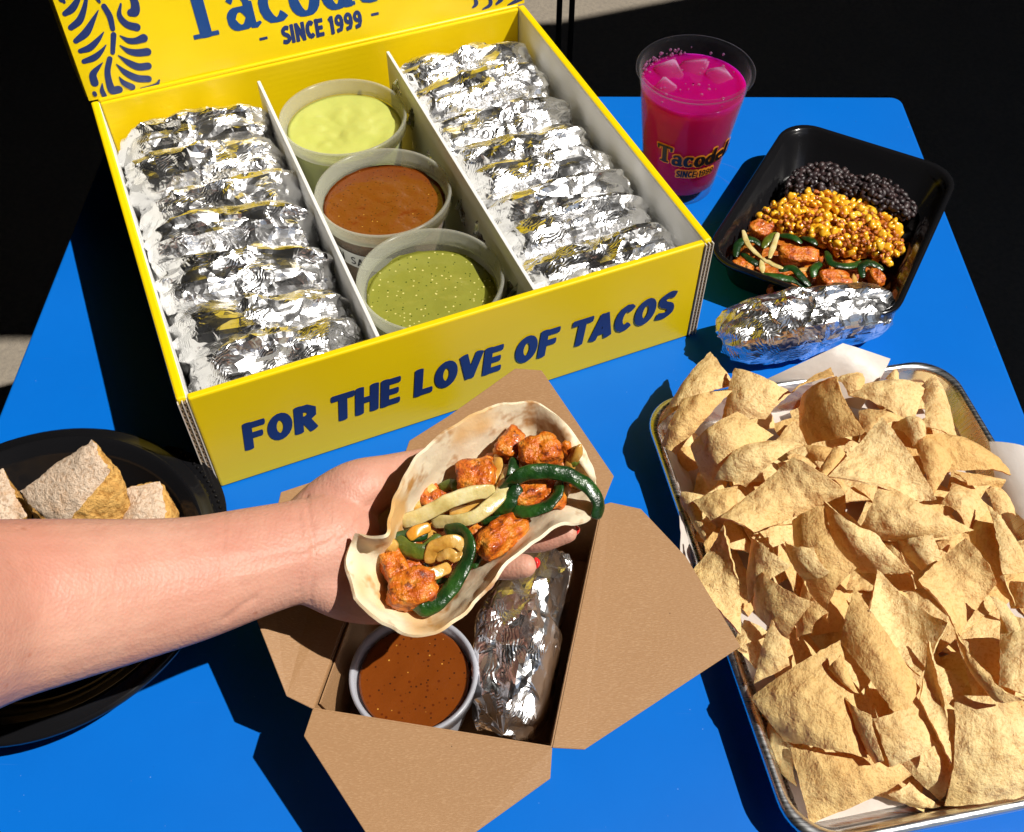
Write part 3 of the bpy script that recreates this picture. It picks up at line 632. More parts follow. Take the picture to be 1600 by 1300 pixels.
for k, (x, y, r, a_, ti) in enumerate(((-.020, .020, .011, .3, .2), (.004, .026, .012, 1.1, -.25), (.024, .012, .010, 2., .15), (-.026, -.004, .008, .8, .3))):
    bm = bmesh.new(); bmesh.ops.create_cube(bm, size=2 * r); bmesh.ops.bevel(bm, geom=bm.edges[:], offset=r * .16, segments=2, affect='EDGES'); m = bpy.data.meshes.new('ice_cube'); bm.to_mesh(m); bm.free(); m.materials.append(ICE)
    m.polygons.foreach_set('use_smooth', [True] * len(m.polygons)); put('ice_cube', m, cup, (x, y, DZ - r * .72), (ti, -ti, a_))
rb = random.Random(4); um = mesh('bubble', *lathe([(.02, -1), (.6, -.8), (1, 0), (.8, .6), (.45, .9), (.02, 1)], (0, 0, 0), 12), True, [FOAMM])
for k in range(55):
    th = math.radians(rb.gauss(125, 30)); z = rb.uniform(DZ - .001, DZ + .007); s_ = rb.uniform(.0005, .0015)
    o = put('bubble', um, cup, ((cr_(z) - .0012 - s_) * math.cos(th), (cr_(z) - .0012 - s_) * math.sin(th), z)); o.scale = (s_, s_, s_)
for k in range(26):
    th = rb.uniform(0, 6.28); r = (cr_(DZ) - .003) * math.sqrt(rb.random()); s_ = rb.uniform(.0006, .0016)
    o = put('bubble', um, cup, (r * math.cos(th), r * math.sin(th), DZ)); o.scale = (s_, s_, s_ * .7)
CA = math.radians(-79)
def cupmap(x, y, l):
    z = .052 + y * .0185; r = cr_(z) + .0004 + l; th = CA + (x - text_len('Tacodeli', SER) / 2) * .0178 / .0425; return CC + V(r * math.cos(th), r * math.sin(th), z)
ris = lambda f: .15 * (f - .5) ** 2 * 2
letters('Tacodeli', SER, cupmap, INK_O, 'name_outline', cup, 0, .0, .16, .0, ris, .6)
letters('Tacodeli', SER, cupmap, INK_K, 'name_lettering', cup, 0, .0, .02, .0008, ris, .3)
def cupmap2(x, y, l):
    z = .0385 + y * .0078; r = cr_(z) + .0004 + l; th = CA + (x - text_len('SINCE 1999', BOLD) / 2) * .0066 / .0405; return CC + V(r * math.cos(th), r * math.sin(th), z)
letters('SINCE 1999', BOLD, cupmap2, INK_O, 'year_outline', cup, 0, 0, .42, 0, None, .6); letters('SINCE 1999', BOLD, cupmap2, INK_K, 'year_lettering', cup, 0, 0, -.06, .0008)
for (dx, dy, r, w_) in ((.018, -.022, .040, .0022), (.030, -.012, .046, .0016)):
    rb = random.Random(int(r * 1000)); pr = [(math.radians(a), r + .0008 * math.sin(a * .13)) for a in range(-100, 75, 4)]; vs, fs = [], []
    for j, (a_, q) in enumerate(pr):
        ww = w_ * (.35 + .65 * abs(math.sin(j * .5 + r * 90)))
        for d, h_ in ((-ww / 2, .0003), (-ww / 5, .0006), (ww / 5, .0006), (ww / 2, .0003)): vs.append(CC + V(dx + (q + d) * math.cos(a_), dy + (q + d) * math.sin(a_), h_))
    fs = [(j * 4 + k, j * 4 + 4 + k, j * 4 + 5 + k, j * 4 + 1 + k) for j in range(len(pr) - 1) for k in range(3)]
    tag(mk('water_ring', vs, fs, WATER, None, CC + V(dx, dy, 0)), ('narrower wet ring' if r < .043 else 'wider wet ring') + ' on the blue table at the foot of the pink drink', 'water ring')

# ================================================================== black meal tray with beans, corn and fajita chicken
MA = math.radians(-29.); M1 = V(math.cos(MA), math.sin(MA), 0); M2 = V(-math.sin(MA), math.cos(MA), 0); MO = V(.2925, .727, 0)
tray = thing('meal_tray', 'black rectangular plastic meal tray of beans, corn and fajita chicken', 'food tray', MO)
def rr_ring(hw, hl, r, z, n=8): return [MO + M1 * x + M2 * y + EZ * z for x, y in rrect(-hw, hw, -hl, hl, r, n)]
rings = [rr_ring(.060, .086, .02, .0012), rr_ring(.068, .094, .022, .0025), rr_ring(.0755, .1035, .026, .030), rr_ring(.077, .105, .027, .031), rr_ring(.0785, .107, .028, .0385), rr_ring(.083, .1115, .030, .0395),
         rr_ring(.0835, .112, .030, .0375), rr_ring(.0845, .113, .031, .0375), rr_ring(.0848, .1133, .031, .041), rr_ring(.0838, .1123, .03, .0425), rr_ring(.0795, .108, .028, .041), rr_ring(.0772, .1052, .027, .0335), rr_ring(.0745, .1025, .026, .032), rr_ring(.0672, .0932, .022, .004), rr_ring(.058, .084, .02, .0025)]
n = len(rings[0]); vs = [p for r in rings for p in r]; fs = []
for k in range(len(rings) - 1):
    for i in range(n): fs.append((k * n + i, k * n + (i + 1) % n, (k + 1) * n + (i + 1) % n, (k + 1) * n + i))
fs += [tuple(range(n))[::-1], tuple(range((len(rings) - 1) * n, len(rings) * n))]
mk('tray_body', vs, fs, BLACK, tray)
def inpoly(p, poly):
    x, y = p; c = False; j = len(poly) - 1
    for i in range(len(poly)):
        (xi, yi), (xj, yj) = poly[i], poly[j]
        if (yi > y) != (yj > y) and x < (xj - xi) * (y - yi) / (yj - yi) + xi: c = not c
        j = i
    return c
def sample(poly, n, dmin, rng, tries=9000):
    xs, ys = [p[0] for p in poly], [p[1] for p in poly]; out = []
    for _ in range(tries):
        q = (rng.uniform(min(xs), max(xs)), rng.uniform(min(ys), max(ys)))
        if inpoly(q, poly) and all((q[0] - o[0]) ** 2 + (q[1] - o[1]) ** 2 > dmin * dmin for o in out):
            out.append(q)
            if len(out) >= n: break
    return out
def zz(u, v, k=3.0952, ox=1080, oy=180): return (ox + u / k, oy + v / k)
def edged(q, poly):
    d = 1e9
    for i in range(len(poly)):
        a, b_ = np.array(poly[i]), np.array(poly[(i + 1) % len(poly)]); t_ = np.clip(((np.array(q) - a) @ (b_ - a)) / ((b_ - a) @ (b_ - a)), 0, 1); d = min(d, np.linalg.norm(np.array(q) - a - t_ * (b_ - a)))
    return d
def blob(seed, sx, sy, sz, amp, f, n=10, m=14, mat=None, name='piece', sq=2.):
    vs, fs = [], []; rs = random.Random(seed); off = Vector((rs.uniform(0, 99), rs.uniform(0, 99), rs.uniform(0, 99)))
    for i in range(n + 1):
        ph = -math.pi / 2 + math.pi * i / n
        for j in range(m):
            th = 2 * math.pi * j / m; d = V(math.cos(ph) * math.cos(th), math.cos(ph) * math.sin(th), math.sin(ph)); r = (abs(d[0]) ** sq + abs(d[1]) ** sq + abs(d[2]) ** sq) ** (-1 / sq)
            k = r * (1 + amp * mn.fractal(Vector(d) * f + off, 1., 2., 3)); vs.append(V(d[0] * sx, d[1] * sy, d[2] * sz) * k)
    for i in range(n):
        for j in range(m): fs.append((i * m + j, i * m + (j + 1) % m, (i + 1) * m + (j + 1) % m, (i + 1) * m + j))
    return mesh(name, vs, fs, True, [mat] if mat else [])
# beans
bp = [zz(*p) for p in ((455, 370), (480, 290), (560, 245), (650, 228), (730, 250), (790, 300), (900, 285), (985, 335), (1050, 395), (1085, 450), (1055, 510), (960, 500), (860, 440), (760, 395), (640, 385), (520, 400))]
cp_ = [zz(*p) for p in ((330, 480), (400, 420), (490, 385), (560, 370), (640, 360), (760, 392), (870, 440), (950, 490), (1020, 545), (1030, 640), (960, 720), (900, 700), (800, 690), (700, 700), (620, 620), (500, 580), (420, 570), (350, 530))]
fp = [zz(*p) for p in ((190, 745), (240, 560), (300, 520), (420, 560), (620, 620), (800, 690), (930, 735), (890, 840), (760, 850), (600, 860), (420, 850), (280, 790))]
rng = random.Random(21)
beans = thing('black_beans', 'heap of cooked black beans at the far end of the black meal tray', 'beans', P(*zz(770, 370), .01))
bmesh_ = [blob(i, .0040, .0029, .0026, .16, 1.6, 8, 11, BEAN, 'bean') for i in range(8)]
def heap(poly, hmax, h0, depth): return lambda q: h0 + (hmax - h0) * min(1., edged(q, poly) / depth) ** .6
hb_ = heap(bp, .030, .018, 26); base = org(beans)
for q in sample(bp, 200, 4.6, rng):
    h = hb_(q) + rng.uniform(-.003, .003); p = P(q[0], q[1], h) - base
    o = put('bean', rng.choice(bmesh_), beans, p, (rng.uniform(-.9, .9), rng.uniform(-.9, .9), rng.uniform(0, 6))); s_ = rng.uniform(.8, 1.2); o.scale = (s_, s_ * rng.uniform(.8, 1.1), s_)
def bed(name, poly, hf, mat, par, drop=.004, seed=0):
    "the mass beneath the separate pieces"
    c = np.mean(poly, axis=0); K, n = 7, len(poly) * 3; pts = []
    rim = [np.array(poly[i]) * (1 - t_) + np.array(poly[(i + 1) % len(poly)]) * t_ for i in range(len(poly)) for t_ in (0, 1 / 3, 2 / 3)]; vs, fs = [], []
    for k in range(K + 1):
        for r in rim:
            q = c + (r - c) * (1 - k / K * .97); z = (.003 if k == 0 else hf(tuple(q)) - drop + .0015 * nz((q[0] * .1, q[1] * .1, seed), 1)); vs.append(P(q[0], q[1], max(z, .003)))
    for k in range(K):
        for i in range(n): fs.append((k * n + i, k * n + (i + 1) % n, (k + 1) * n + (i + 1) % n, (k + 1) * n + i))
    fs.append(tuple(range(K * n, K * n + n))); return mk(name, vs, fs, mat, par)
bed('bean_mash', bp, hb_, BEAN, beans, .003)
corn = thing('corn_relish', 'yellow corn kernels with red spice in the middle of the black meal tray', 'corn', P(*zz(700, 530), .01)); base = org(corn)
def kernel(seed):
    m = blob(seed, .0046, .0038, .0024, .16, 1.4, 9, 12, CORN, 'kernel', 3.2)
    for v in m.vertices:
        if v.co.x < 0: v.co.y *= 1 + v.co.x / .0044 * .45; v.co.z *= 1 + v.co.x / .0044 * .3
        if abs(v.co.y) < .0015 and v.co.x > .001: v.co.x *= .86
    return m
km = [kernel(60 + i) for i in range(9)]; hc = heap(cp_, .034, .020, 24)
for q in sample(cp_, 175, 5.3, rng):
    h = hc(q) + rng.uniform(-.003, .003); o = put('kernel', rng.choice(km), corn, P(q[0], q[1], h) - base, (rng.uniform(-1.3, 1.3), rng.uniform(-1.3, 1.3), rng.uniform(0, 6))); s_ = rng.uniform(.75, 1.2); o.scale = (s_, s_, s_)
bed('spice_mash', cp_, hc, SPICE, corn, .0022)
sm_ = [blob(90 + i, .0028, .0022, .0016, .3, 2., 6, 8, SPICE, 'spice_bit') for i in range(3)]
for q in sample(cp_, 170, 4, rng):
    put('spice_bit', rng.choice(sm_), corn, P(q[0], q[1], hc(q) + rng.uniform(0, .004)) - base, (rng.uniform(-1, 1), rng.uniform(-1, 1), rng.uniform(0, 6)))
faj = thing('fajita_chicken', 'fajita chicken, green pepper and onion strips at the near end of the black meal tray', 'fajita', P(*zz(560, 720), .01))
def strip(name, pts, w, th, mat, par, k=6, up=(0, 0, 1), taper=.55):
    c = cmr(pts, k); n = len(c); rs = [w / 2 * (taper + (1 - taper) * math.sin(math.pi * min(1, max(0, i / (n - 1)))) ** .5) for i in range(n)]
    vs, fs = tube(c, rs, 10, th / w, up, 3)
    vs = [v + V(nz(v, 140), nz(v + 9, 140), nz(v + 5, 140)) * .0006 for v in vs]
    return mk(name, vs, fs, mat, par)
def chunk(name, c, sz, rot, seed, mat, par, amp=.22, f=1.6):
    m = blob(seed, *sz, amp * 1.0, f * .9, 22, 30, mat, name, 4.5)
    for v in m.vertices:
        q = Vector(v.co) * 330 + Vector((seed, 0, 0)); v.co += v.co.normalized() * (.0005 * abs(mn.noise(q)) * 2 - .0003 + .0008 * mn.noise(Vector((v.co.x * 160, v.co.y * 520, v.co.z * 160 + seed))))
    return put(name, m, par, V(*c) - org(par), rot)
hf_ = heap(fp, .024, .016, 18); bed('fajita_sauce', fp, hf_, SPICE, faj, .006)
for k, (u, v, sx, sy, a_, h) in enumerate(((335, 555, .0105, .008, -.3, .027), (520, 680, .017, .0085, .0, .027), (250, 735, .010, .0058, -.6, .021), (690, 800, .014, .008, .1, .024), (640, 720, .006, .006, .5, .024), (890, 790, .006, .009, .2, .022), (400, 830, .006, .005, .4, .019), (760, 740, .007, .006, .1, .021), (560, 770, .009, .006, .9, .02))):
    chunk('chicken_piece', P(*zz(u, v), h), (sx, sy, .0065), (.2, .1, a_), 200 + k, CHICK, faj)
for pts, h, m in ((((215, 680), (230, 620), (290, 600), (340, 630)), .029, PEPP), (((250, 670), (290, 700), (330, 725)), .026, PEPP), (((430, 580), (490, 590), (530, 615)), .031, PEPP), (((540, 590), (580, 605), (605, 625)), .031, PEPP), (((655, 660), (680, 715), (760, 730), (820, 710)), .031, PEPP),
                  (((830, 780), (825, 730), (870, 715), (925, 745)), .029, PEPP), (((300, 770), (400, 780), (500, 800), (580, 850)), .025, PEPP), (((430, 750), (490, 740), (540, 790), (570, 820)), .028, PEPP), (((590, 780), (595, 740), (625, 715)), .028, PEPP), (((350, 640), (375, 600), (410, 570)), .029, PEPP2), (((420, 860), (480, 850), (530, 860)), .023, PEPP)):
    strip('pepper_strip', [P(*zz(u, v), h + .002 * math.sin(i * 1.4)) for i, (u, v) in enumerate(pts)], .0080, .0028, m, faj)
for pts, h in ((((250, 560), (265, 600), (285, 640), (340, 690)), .032), (((340, 690), (390, 720), (440, 740)), .030), (((420, 570), (400, 630), (380, 690)), .033), (((340, 700), (345, 760)), .029), (((520, 750), (560, 745), (600, 750)), .027), (((790, 770), (790, 820), (800, 840)), .026)):
    strip('onion_strip', [P(*zz(u, v), h) for u, v in pts], .0052, .0018, ONION if h > .0285 else ONION2, faj)

# foil taco leaning on the meal tray
foil(P(1262, 507, .026), math.radians(14), .150, .027, .025, 77, 'long foil taco lying on the table between the meal tray and the chip pan', None, 0., .2, nu=64)

# ================================================================== kraft box with its four flaps open
KH = .068
FL, FR, BR = P(490, 1107, KH), P(862, 1167, KH), P(940, 790, KH); BL = FL + (BR - FR)
KC = (FL + FR + BR + BL) / 4; kb = thing('kraft_box', 'open brown kraft takeaway box with its four flaps spread out', 'takeaway box', V(KC[0], KC[1], 0))
def down(p): q = KC + (p - KC) * .93; return V(q[0], q[1], .0012)
for a_, b_ in ((FL, FR), (FR, BR), (BR, BL), (BL, FL)):
    n_ = nrm(np.cross(b_ - a_, down(a_) - a_)); n_ = n_ if n_ @ (KC - a_) > 0 else -n_
    gr = [[a_ * (1 - s) * (1 - t_) + b_ * s * (1 - t_) + down(a_) * (1 - s) * t_ + down(b_) * s * t_ for t_ in np.linspace(0, 1, 4)] for s in np.linspace(0, 1, 6)]
    mk('wall', *shell(gr, .0009, 6, 4), KRAFT, kb, smooth=False)
mk('floor', *prism([down(p) for p in (FL, FR, BR, BL)], (0, 0, .0009)), KRAFT, kb, smooth=False)
def flap(pts, a_, b_):
    pl = [a_] + [P(*p) for p in pts] + [b_]; n_ = nrm(np.cross(b_ - a_, pl[len(pl) // 2] - a_)); n_ = n_ if n_[2] > 0 else -n_
    return bevel(mk('flap', *prism([p - n_ * .0005 + nrm(p - KC) * .0006 for p in pl], n_ * .0010), KRAFT, kb, smooth=False), .0003, 1)
flap([(476, 1149, .066), (580, 1312, .060), (733, 1306, .060), (859, 1215, .065)], FL, FR)
flap([(912, 1170, .067), (1156, 1010, .064), (1070, 870, .065), (1000, 796, .067), (953, 786, .0675)], FR, BR)
flap([(449, 1087, .0705), (403, 970, .078), (418, 860, .078), (440, 770, .076), (540, 737, .070)], FL, BL)
flap([(640, 690, .069), (700, 652, .072), (805, 577, .078), (846, 580, .078), (958, 745, .070)], BL, BR)
mk('gusset', *prism([FL + (BL - FL) * .02 + V(.002, 0, -.001), FL + (BL - FL) * .42 + V(.002, 0, -.001), FL + (BL - FL) * .44 + V(.0045, 0, -.02), FL + (BL - FL) * .30 + V(.006, 0, -.045), FL + (BL - FL) * .06 + V(.006, 0, -.05)], (.0008, 0, 0)), KRAFT, kb, smooth=False)
pc = tub(V(-.0600, .2725, .003), S_RED, .0500, 'small round cup of red salsa inside the kraft box', 15, .0012, h=.0575, r=.0388)
pc['category'] = 'sauce cup'
for o in pc.children:
    if o.name.startswith(('tub_wall', 'tub_rim')): o.data.materials[0] = PORT
pa, pb = P(853, 880, .040), P(789, 1128, .036)
foil((pa + pb) / 2, math.atan2(*(pb - pa)[[1, 0]]), np.linalg.norm(pb - pa) + .012, .0265, .031, 91, 'foil taco standing beside the red salsa cup inside the kraft box', None, 0, .1)

# ================================================================== sheet pan, parchment, chips
SA = math.radians(10.8); S1 = V(math.cos(SA), math.sin(SA), 0); S2 = V(-math.sin(SA), math.cos(SA), 0); SO = S1 * .3259 + S2 * .3164
pan = thing('sheet_pan', 'rectangular aluminium sheet pan with a rolled rim, heaped with corn chips', 'tray', SO)
def sring(hw, hl, r, z, n=10): return [SO + S1 * x + S2 * y + EZ * z for x, y in rrect(-hw, hw, -hl, hl, r, n)]
rings = [sring(.113, .1585, .022, .0008), sring(.1155, .161, .024, .002), sring(.1215, .167, .028, .0215)]
rings += [sring(.1255 + .0036 * math.cos(a), .171 + .0036 * math.sin(0) + .0036 * math.cos(a), .032, .0225 + .0036 * math.sin(a)) for a in np.radians(np.linspace(-150, 170, 11))]
rings += [sring(.1208, .1663, .0275, .0225), sring(.1145, .160, .023, .0032), sring(.112, .1575, .021, .0018)]
n = len(rings[0]); vs = [p for r in rings for p in r]; fs = [(k * n + i, k * n + (i + 1) % n, (k + 1) * n + (i + 1) % n, (k + 1) * n + i) for k in range(len(rings) - 1) for i in range(n)]
fs += [tuple(range(n))[::-1], tuple(range((len(rings) - 1) * n, len(rings) * n))]
mk('pan_body', vs, fs, ALU, pan)
def patch(A, B_, C_, D_, nu, nv, bu=0., bv=0., wob=0., ws=60., seed=0, rag=0., tw=0.):
    A, B_, C_, D_ = map(np.asarray, (A, B_, C_, D_)); n_ = nrm(np.cross(C_ - A, D_ - B_)); n_ = n_ if n_[2] >= 0 else -n_; gr = np.zeros((nu, nv, 3))
    for i in range(nu):
        for j in range(nv):
            u, v = i / (nu - 1), j / (nv - 1); p = A * (1 - u) * (1 - v) + B_ * u * (1 - v) + C_ * u * v + D_ * (1 - u) * v
            if rag:
                e = max(abs(u - .5), abs(v - .5)) * 2; k = e ** 6
                p = p + k * rag * np.array(mn.noise_vector(Vector(p * 210) + Vector((seed, 0, 0)))) + .35 * k * rag * np.array(mn.noise_vector(Vector(p * 700)))
            q = Vector(p * ws) + Vector((seed * 3.7, seed * 1.3, 0))
            gr[i, j] = p + n_ * (bu * (4 * u * (1 - u) - .5) + bv * (4 * v * (1 - v) - .5) + tw * (2 * u - 1) * (2 * v - 1) + (wob * (mn.noise(q) + .5 * max(0, mn.noise(q * 2.3)) * 1.5 + .25 * mn.noise(q * 4.7)) if wob else 0))
    return gr
mb = MB()
def pp(*c, nu=12, nv=12, **k): mb.add(*shell(patch(*c, nu, nv, **k), .0004, nu, nv))
pp(*[SO + S1 * x + S2 * y + EZ * .0042 for x, y in ((-.112, -.154), (.112, -.154), (.112, .158), (-.112, .158))], nu=20, nv=26, wob=.0012, ws=25)
pp(P(1190, 596, .020), P(1318, 536, .046), P(1394, 560, .036), P(1345, 640, .014), bu=.006, wob=.0025, ws=35)
pp(P(1546, 688, .030), P(1650, 712, .030), P(1665, 880, .030), P(1560, 775, .016), bu=.004, wob=.002, ws=35)
pp(P(1038, 700, .0235), P(1066, 706, .008), P(1092, 800, .008), P(1064, 778, .0235), bu=-.002, wob=.001)
pp(P(1062, 798, .028), P(1098, 850, .010), P(1084, 888, .016), P(1067, 895, .030), bu=.002, wob=.001)
tag(mb.build('parchment_liner', PAPER, None, SO, True), 'white parchment paper lining the chip pan, its torn edges showing at the rim', 'paper')
# chips: corners as (photo x, photo y, height in mm), bend across and along (mm), label
G_C = 'corn tortilla chips heaped in the pan'; NCH = [0]
def chip(c, bu, bv, label, seed, wob=1.0, nn=20):
    pts = [P(x, y, h * .001) for x, y, h in c]; g = patch(*pts, nn, nn, bu * .0020, bv * .0018, wob * .001, 80., seed, .0008, .0028 * math.sin(seed * 2.7))
    vs, fs = shell(g, .0012, nn, nn); o = mk('corn_chip', vs, fs, CHIP, None, sum(pts) / 4); return tag(o, label, 'corn chip', G_C)
CHIPS = [
 (((1108, 546, 45), (1146, 596, 50), (1070, 632, 45), (1026, 656, 30)), 2, 3, 'pointed chip hanging over the far left corner of the pan, toward the carton'),
 (((1066, 620, 58), (1144, 608, 62), (1054, 707, 38), (1033, 696, 34)), 3, 4, 'smooth chip lying over the far left corner, its tip above the pan rim'),
 (((1147, 572, 60), (1236, 608, 66), (1195, 652, 52), (1125, 662, 44)), 4, 3, 'blistered chip at the far edge, just left of the parchment flap'),
 (((1073, 695, 52), (1150, 642, 74), (1204, 678, 74), (1106, 766, 36)), 9, 4, 'strongly curled chip with striped brown shading near the far left corner'),
 (((1115, 745, 56), (1168, 684, 70), (1259, 690, 74), (1165, 752, 62)), 6, 3, 'bubbly chip tucked against the strongly curled one'),
 (((1243, 619, 40), (1302, 586, 78), (1346, 678, 72), (1256, 695, 36)), 3, 3, 'dark golden chip standing upright near the far edge, glowing from behind'),
 (((1237, 612, 72), (1298, 574, 72), (1303, 587, 78), (1243, 606, 72)), 1, 0, 'narrow chip lying along the top of the dark golden upright chip'),
 (((1256, 694, 46), (1322, 702, 52), (1290, 722, 50), (1268, 718, 44)), 1, 2, 'small chip just below the dark golden upright chip'),
 (((1270, 752, 66), (1303, 698, 64), (1326, 708, 66), (1292, 746, 68)), 1, 2, 'slim bright chip left of the large flat triangular one'),
 (((1230, 716, 54), (1248, 706, 56), (1280, 734, 58), (1260, 754, 54)), 1, 1, 'small chip corner showing beside the bubbly chip'),
 (((1126, 809, 54), (1238, 716, 72), (1322, 770, 66), (1176, 833, 50)), -5, 4, 'long folded chip with a shadowed crease in the left half of the heap'),
 (((1064, 768, 30), (1092, 772, 38), (1106, 852, 36), (1072, 806, 24)), 1, 2, 'small chip at the left rim above the bare parchment'),
 (((1081, 780, 46), (1152, 758, 54), (1150, 788, 54), (1124, 828, 42)), 2, 2, 'star shaped broken chip near the left rim'),
 (((1132, 822, 60), (1153, 905, 52), (1157, 992, 40), (1076, 899, 42)), 2, -3, 'tall pale triangular chip beside the tip of the kraft flap'),
 (((1228, 822, 46), (1270, 790, 76), (1324, 888, 72), (1278, 975, 36)), 5, 5, 'large round edged chip standing in shade left of the middle'),
 (((1170, 836, 46), (1190, 850, 62), (1228, 882, 66), (1167, 942, 38)), 2, 2, 'ragged golden chip in the shaded group left of the middle'),
 (((1188, 894, 56), (1261, 942, 72), (1229, 998, 44), (1167, 950, 36)), 3, 2, 'square golden chip at the front of the shaded group'),
 (((1218, 852, 60), (1270, 857, 70), (1296, 903, 66), (1255, 905, 48)), 2, 2, 'jagged amber chip behind the square golden chip'),
 (((1256, 908, 56), (1282, 955, 64), (1266, 988, 48), (1236, 1000, 34)), 2, 2, 'amber chip edge right of the square golden chip'),
 (((1204, 968, 54), (1228, 1006, 52), (1232, 1040, 46), (1177, 1068, 34)), 1, 2, 'small pale triangular chip by the near end of the kraft flap'),
 (((1171, 1088, 38), (1312, 998, 60), (1355, 1183, 48), (1226, 1156, 32)), 4, 3, 'big quarter round chip with a small brown hole at the left rim'),
 (((1236, 1170, 32), (1396, 1185, 38), (1428, 1213, 34), (1268, 1290, 13)), 4, 3, 'large chip in the near left corner of the pan'),
 (((1294, 1045, 60), (1313, 1023, 64), (1340, 1084, 58), (1318, 1068, 56)), 1, 1, 'little pale chip wedged above the big quarter round chip'),
 (((1322, 1088, 54), (1353, 1121, 62), (1382, 1188, 52), (1360, 1197, 42)), 1, 1, 'thin sliver chip right of the big quarter round chip'),
 (((1370, 893, 64), (1477, 982, 66), (1436, 1061, 58), (1356, 962, 60)), -4, -3, 'large smooth pale chip with a small hole in the middle of the heap'),
 (((1334, 915, 68), (1438, 1072, 62), (1407, 1127, 54), (1314, 1000, 58)), 3, 2, 'long pale chip leaning left of the smooth one with a hole'),
 (((1451, 1002, 70), (1476, 1090, 64), (1486, 1192, 50), (1437, 1095, 58)), 1, -2, 'narrow upright leaf shaped chip in the near half'),
 (((1365, 1124, 56), (1425, 1104, 58), (1465, 1164, 50), (1394, 1199, 42)), 2, 2, 'small squarish chip left of the leaf shaped chip'),
 (((1497, 1088, 58), (1625, 1090, 60), (1632, 1240, 28), (1483, 1263, 26)), 3, 4, 'largest flat chip in the near right part, over the rim'),
 (((1480, 980, 74), (1541, 1055, 80), (1593, 1098, 76), (1550, 1098, 68)), 2, 3, 'twisted ribbon like chip above the largest flat chip'),
 (((1495, 1000, 40), (1584, 995, 48), (1590, 1090, 46), (1525, 1095, 40)), 2, 2, 'shaded chip deep behind the twisted one'),
 (((1566, 955, 66), (1640, 985, 70), (1625, 1100, 62), (1562, 1070, 60)), 3, 2, 'pale chip at the right edge of the picture above the largest flat chip'),
 (((1430, 910, 64), (1510, 840, 68), (1553, 915, 62), (1500, 994, 54)), -4, 3, 'broad blistered chip right of the middle of the heap'),
 (((1393, 846, 52), (1455, 820, 70), (1465, 872, 64), (1438, 892, 48)), 3, 2, 'small blistered triangular chip above the broad blistered one'),
 (((1340, 838, 54), (1376, 755, 78), (1523, 831, 74), (1404, 846, 54)), 5, 4, 'wide curved chip whose long edge sweeps across the middle'),
 (((1284, 784, 76), (1364, 838, 72), (1425, 897, 66), (1318, 892, 42)), 3, 2, 'long chip seen along its bright edge, dark on its face'),
 (((1293, 745, 72), (1376, 655, 76), (1464, 780, 68), (1398, 772, 70)), -3, 2, 'large flat triangular chip in the far half of the heap'),
 (((1328, 612, 44), (1385, 588, 46), (1446, 600, 46), (1428, 656, 52)), 4, 4, 'wavy chip along the far rim'),
 (((1440, 602, 40), (1464, 582, 40), (1502, 686, 44), (1448, 664, 52)), 3, 3, 'pointed chip in the far right corner of the pan'),
 (((1448, 676, 58), (1540, 690, 48), (1583, 740, 44), (1488, 730, 54)), 3, 2, 'rounded chip hanging over the right rim'),
 (((1496, 736, 50), (1570, 750, 47), (1568, 759, 44), (1512, 758, 48)), 1, 1, 'chip edge just below the rounded one at the right rim'),
 (((1432, 690, 60), (1452, 678, 60), (1492, 716, 58), (1458, 775, 56)), 3, 3, 'crinkled chip right of the large flat triangular one'),
 (((1476, 782, 62), (1492, 750, 60), (1548, 792, 56), (1516, 826, 60)), 2, 3, 'small curved chip below the crinkled one'),
 (((1546, 785, 74), (1576, 826, 72), (1612, 892, 66), (1567, 897, 66)), 1, 2, 'long narrow chip standing near the right edge'),
 (((1540, 764, 42), (1572, 760, 42), (1587, 804, 40), (1558, 800, 44)), 2, 2, 'small bubbly chip against the right rim'),
 (((1578, 843, 54), (1640, 846, 54), (1640, 895, 52), (1590, 884, 54)), 2, 2, 'chip corner at the right edge beside the long narrow one'),
 (((1508, 806, 50), (1555, 822, 72), (1580, 946, 60), (1520, 862, 42)), 3, 3, 'shaded amber chip behind the long narrow one'),
 (((1574, 908, 48), (1625, 912, 60), (1625, 950, 54), (1580, 950, 42)), 1, 2, 'orange chip glowing at the right edge'),
 (((1548, 930, 72), (1576, 944, 70), (1612, 1010, 66), (1584, 1000, 66)), 1, 1, 'forked pale chip right of the broad blistered one'),
 (((1308, 588, 46), (1348, 580, 48), (1352, 604, 46), (1328, 614, 44)), 2, 2, 'little square chip at the parchment flap'),
 (((1386, 588, 42), (1399, 576, 42), (1406, 592, 42), (1396, 598, 42)), 1, 1, 'tip of a chip poking up at the middle of the far rim'),
 (((1342, 638, 54), (1430, 652, 60), (1376, 662, 60), (1345, 684, 54)), 3, 3, 'speckled chip right of the dark golden upright chip'),
 (((1398, 658, 62), (1438, 650, 62), (1452, 676, 62), (1430, 692, 60)), 5, 4, 'chip with one big round bubble in the far half'),
 (((1380, 850, 44), (1396, 848, 52), (1428, 896, 52), (1412, 898, 44)), 1, 1, 'thin chip edge in the gap at the centre of the heap'),
 (((1463, 842, 54), (1496, 846, 56), (1484, 864, 54), (1466, 858, 52)), 1, 1, 'chip scrap between the two blistered chips'),
 (((1406, 1192, 30), (1466, 1164, 36), (1488, 1194, 30), (1474, 1256, 12)), 2, 2, 'shaded chip in the hollow near the front rim'),
 (((1388, 1243, 16), (1422, 1226, 22), (1470, 1262, 14), (1428, 1260, 9)), 1, 1, 'broken chip on the parchment near the front rim'),
 (((1196, 1130, 22), (1238, 1166, 26), (1240, 1230, 12), (1208, 1190, 10)), 1, 1, 'shaded chip against the left rim below the big quarter round one'),
 (((1100, 850, 40), (1128, 815, 44), (1140, 850, 40), (1116, 900, 30)), 1, 2, 'orange shaded chip behind the tall pale triangular one'),
]
